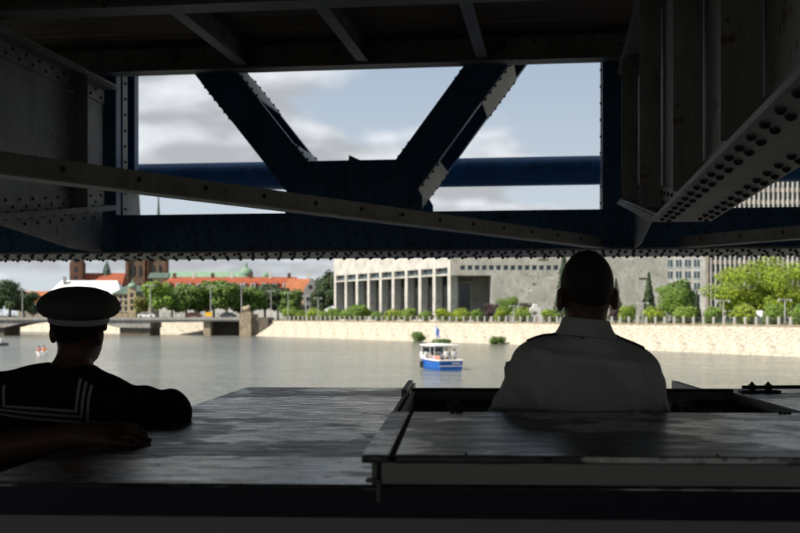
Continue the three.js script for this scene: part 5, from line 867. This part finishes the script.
// ---------------------------------------------------------------- boats on the river and the people in them
function smallPerson(label, group, pos, ry, seated, top, skin = M.skin, legs = M.clothBlack) {
  const p = thing('person', label, 'person', pos, ry, group);
  const y0 = seated ? 0.45 : 0.88, J = { neck: [0, y0 + 0.55, 0], head: [0, y0 + 0.70, -0.02], shL: [-0.18, y0 + 0.47, 0], shR: [0.18, y0 + 0.47, 0], hipL: [-0.09, y0, 0], hipR: [0.09, y0, 0], elL: [-0.25, y0 + 0.2, 0], elR: [0.25, y0 + 0.2, 0], wrL: [-0.17, y0 + 0.12, -0.22], wrR: [0.17, y0 + 0.12, -0.22], knL: seated ? [-0.1, 0.46, -0.42] : [-0.1, 0.47, 0], knR: seated ? [0.1, 0.46, -0.42] : [0.1, 0.47, 0], anL: seated ? [-0.1, 0.07, -0.4] : [-0.1, 0.07, 0.03], anR: seated ? [0.1, 0.07, -0.4] : [0.1, 0.07, 0.03] };
  const key = 'p' + seated; const G = treeLib[key] ??= (() => {
    const f = figure(J), hd = head(J.head, 1.05), hp = [handPrims(J.wrL, [0.2, -0.2, -1], [0, 1, 0]), handPrims(J.wrR, [-0.2, -0.2, -1], [0, 1, 0])];
    const body = uni([f.body, hd, f.neck, ...hp], 0.03), mn = [-0.42, -0.02, -0.66], mx = [0.42, y0 + 0.95, 0.3];
    const t = f.torso(0.02), sl = uni([capd(J.shL, 0.075, J.elL, 0.062), capd(J.shR, 0.075, J.elR, 0.062)], 0.03);
    return [nets(body, mn, mx, 0.032), nets((x, y, z) => Math.max(smin(t(x, y, z), sl(x, y, z), 0.04), y0 - 0.02 - y, y - J.neck[1] + 0.02), mn, mx, 0.03), nets((x, y, z) => Math.max(uni([f.leg(J.hipL, J.knL, J.anL, 0.018), f.leg(J.hipR, J.knR, J.anR, 0.018), ell([0, y0 + 0.02, 0], [0.18, 0.12, 0.14])], 0.03)(x, y, z), y - y0 - 0.08, 0.09 - y), mn, mx, 0.03), nets((x, y, z) => Math.max(hd(x, y, z) - 0.014, J.head[1] - 0.03 - y, -(z - J.head[2] + 0.05 + (y - J.head[1]) * 0.4)), [-0.15, y0 + 0.6, -0.2], [0.15, y0 + 0.95, 0.2], 0.025)];
  })();
  mesh('body', G[0].clone(), skin, p); mesh('shirt', G[1].clone(), top, p); mesh('trousers', G[2].clone(), legs, p); mesh('hair', G[3].clone(), M.hair, p); return p;
}
M.pink = S({ color: lin(0.55, 0.22, 0.20), roughness: 0.9 }); M.orange = S({ color: lin(0.6, 0.25, 0.12), roughness: 0.9 }); M.paleShirt = S({ color: lin(0.75, 0.74, 0.72), roughness: 0.9 }); M.lilac = S({ color: lin(0.42, 0.34, 0.45), roughness: 0.9 }); M.khaki = S({ color: lin(0.34, 0.28, 0.18), roughness: 0.9 });
{
  const z = 106.8, th = 0.34, b = thing('pleasure_boat', 'small blue pleasure boat with a white canopy full of passengers', 'boat', [Xp(438.5, z) + 1.18, 0, -z - 0.4], th);
  const secs = [[0, 1.18, 0.95], [1.5, 1.25, 0.95], [3.5, 1.22, 1.0], [5, 1.0, 1.08], [6.2, 0.55, 1.2], [6.9, 0.06, 1.3]], P = [], I = [];
  secs.forEach(([x, w, h]) => [[-w * 0.82, -0.25], [-w * 0.96, 0.25], [-w, h], [w, h], [w * 0.96, 0.25], [w * 0.82, -0.25]].forEach(([a, y]) => P.push(a, y, -x)));
  for (let s = 0; s < secs.length - 1; s++) for (let k = 0; k < 6; k++) { if (k === 2) continue; const a = s * 6 + k, c = s * 6 + (k + 1) % 6; I.push(a, a + 6, c, c, a + 6, c + 6); }
  I.push(0, 1, 5, 1, 4, 5, 1, 2, 4, 2, 3, 4); const hg = new THREE.BufferGeometry(); hg.setAttribute('position', new THREE.Float32BufferAttribute(P, 3)); hg.setIndex(I); const hq = hg.toNonIndexed(); hq.computeVertexNormals(); M.boatBlue.side = THREE.DoubleSide;
  mesh('hull', hq, M.boatBlue, b);
  const rim = []; for (let s = 0; s < secs.length - 1; s++) for (const q of [-1, 1]) rim.push(cyl([q * secs[s][1], secs[s][2], -secs[s][0]], [q * secs[s + 1][1], secs[s + 1][2], -secs[s + 1][0]], 0.075, 0.075, 8)); rim.push(cyl([-1.2, 0.95, 0.01], [1.2, 0.95, 0.01], 0.075, 0.075, 8));
  mesh('gunwale', rim, M.boatWhite, b);
  mesh('floor', bx(-1.05, 1.05, 0.30, 0.36, -5, -0.05), M.boatWhite, b);
  mesh('bench', [bx(-1.0, -0.55, 0.361, 0.78, -4, -0.5), bx(0.55, 1.0, 0.361, 0.78, -4, -0.5)], M.boatWhite, b);
  mesh('foredeck', prism([[-1.0, 4.9], [1.0, 4.9], [0.55, 6.1], [0.06, 6.85], [-0.06, 6.85], [-0.55, 6.1]], 0, 0.05).rotateX(-Math.PI / 2).translate(0, 1.12, 0), M.boatWhite, b);
  mesh('bow_cabin', [rbx(-0.9, 0.9, 1.0, 1.62, -5.9, -4.6, 0.1)], M.boatWhite, b);
  const cn = mesh('canopy', [rbx(-1.25, 1.25, 2.24, 2.38, -5.0, -1.15, 0.06), rbx(-0.8, 0.8, 2.385, 2.46, -4.2, -1.6, 0.04)], M.boatWhite, b);
  for (const [x, zz] of [[-1.1, -4.8], [1.1, -4.8], [-1.1, -2.6], [1.1, -2.6], [-1.1, -1.4], [1.1, -1.4]]) mesh('canopy_post', cyl([x, 0.95, zz], [x, 2.245, zz], 0.03, 0.03, 8), M.boatWhite, b);
  mesh('windscreen', bx(-1.05, 1.05, 1.35, 2.1, -4.75, -4.71), M.glassBlue, b);
  mesh('stern_rail', [cyl([-1.12, 1.35, -0.1], [1.12, 1.35, -0.1], 0.02, 0.02, 6), cyl([-1.12, 1.35, -0.1], [-1.12, 1.35, -1.4], 0.02, 0.02, 6), cyl([1.12, 1.35, -0.1], [1.12, 1.35, -1.4], 0.02, 0.02, 6), ...[-1.12, 0, 1.12].map(x => cyl([x, 0.97, -0.1], [x, 1.35, -0.1], 0.02, 0.02, 6))], M.lampMetal, b);
  mesh('rubbing_strake', bx(-1.2, 1.2, 0.40, 0.47, 0.001, 0.03), M.boatWhite, b);
  mesh('name_strip', bx(0.1, 0.95, 0.62, 0.74, 0.004, 0.014), M.boatWhite, b);
  mesh('fender', cyl([-1.24, 0.12, -4.6], [-1.22, 0.78, -4.6], 0.16, 0.16, 12), M.rubber, b);
  const fl = sub('flag', b); mesh('flag_pole', cyl([-0.2, 2.46, -3.4], [-0.2, 4.3, -3.4], 0.025, 0.02, 8), M.lampMetal, fl);
  const FP = [], FI = []; for (let i = 0; i <= 8; i++) for (const t of [0, 1]) FP.push(-0.19 + i * 0.045 + t * -0.05, 4.22 - t * 0.8 - i * 0.06, -3.4 + 0.12 * Math.sin(i * 1.1)); for (let i = 0; i < 8; i++) { const a = i * 2; FI.push(a, a + 1, a + 2, a + 1, a + 3, a + 2); } const fg = new THREE.BufferGeometry(); fg.setAttribute('position', new THREE.Float32BufferAttribute(FP, 3)); fg.setIndex(FI); fg.computeVertexNormals(); mesh('cloth', fg, M.flagBlue, fl);
  mesh('flag_band', bx(-0.17, 0.35, 3.0, 3.2, -3.42, -3.4), M.boatWhite, fl);
  const R = (x, y, zz) => { const v = new THREE.Vector3(x, y, zz).applyAxisAngle(new THREE.Vector3(0, 1, 0), th).add(b.position); return [v.x, v.y, v.z]; };
  const sit = (x, zz, ry, top, label, skin, up) => smallPerson(label, 'passengers in the blue boat', R(x, 0.361, zz), th + ry, !up, top, skin, up ? M.khaki : M.clothBlack);
  sit(0.62, -0.75, 0.3, M.paleShirt, 'passenger in a white shirt standing at the stern corner outside the canopy', M.skinTan, true);
  sit(-0.15, -0.8, 0.1, M.paleShirt, 'passenger in a white shirt standing by the middle of the transom', M.skin, true);
  sit(-0.75, -1.2, -1.4, M.orange, 'passenger in an orange top sitting under the canopy', M.skin);
  sit(-0.75, -1.95, -1.4, M.pink, 'passenger in a pink top sitting under the canopy', M.skin);
  sit(-0.75, -2.7, -1.5, M.lilac, 'passenger in a lilac top sitting under the canopy', M.skin);
  sit(0.75, -2.2, 1.4, M.paleShirt, 'passenger in a pale top sitting across the canopy', M.skin);
  sit(-0.4, -3.9, 0, M.khaki, 'passenger in khaki sitting behind the windscreen', M.skinTan);
}
{
  const rowboat = (x, z, ry, hull, label, name) => {
    const b = thing(name, label, 'boat', [x, 0, -z], ry), secs = [[-1.9, 0.5], [-1.2, 0.68], [0, 0.75], [1.1, 0.55], [1.9, 0.05]], P = [], I = [];
    secs.forEach(([q, w]) => [[-w * 0.7, -0.12], [-w, 0.48], [-w + 0.06, 0.48], [-w * 0.6, 0.05], [w * 0.6, 0.05], [w - 0.06, 0.48], [w, 0.48], [w * 0.7, -0.12]].forEach(([a, y]) => P.push(a, y, -q)));
    for (let s = 0; s < 4; s++) for (let k = 0; k < 8; k++) { const a = s * 8 + k, c = s * 8 + (k + 1) % 8; I.push(a, a + 8, c, c, a + 8, c + 8); } I.push(0, 1, 7, 1, 6, 7);
    const g = new THREE.BufferGeometry(); g.setAttribute('position', new THREE.Float32BufferAttribute(P, 3)); g.setIndex(I); const q = g.toNonIndexed(); q.computeVertexNormals(); hull.side = THREE.DoubleSide; mesh('hull', q, hull, b);
    mesh('thwart', [bx(-0.6, 0.6, 0.28, 0.33, -0.15, 0.15), bx(-0.5, 0.5, 0.28, 0.33, 0.9, 1.2)], M.plank, b); return b;
  };
  const z = 150; rowboat(Xp(41.5, z), z, 0.35, M.boatWhite, 'small white rowing boat with two people aboard', 'rowing_boat');
  smallPerson('person in a pink top sitting in the white rowing boat', null, [Xp(40, z), -0.05, -z + 0.5], 0.3, true, M.pink); smallPerson('person in an orange top sitting in the white rowing boat', null, [Xp(43.5, z), -0.02, -z - 0.2], 0.3, true, M.orange);
  const z2 = 195, d = rowboat(Xp(-3, z2), z2, 1.4, M.carDark, 'dark motor launch with a pale cabin lying in front of the road bridge', 'motor_launch');
  mesh('cabin', rbx(-0.5, 0.5, 0.4, 1.15, -0.5, 0.9, 0.08), M.boatWhite, d); mesh('cabin_window', [bx(-0.505, 0.505, 0.75, 1.0, -0.3, 0.6)], M.glassDark, d);
}

renderer.render(scene, camera);
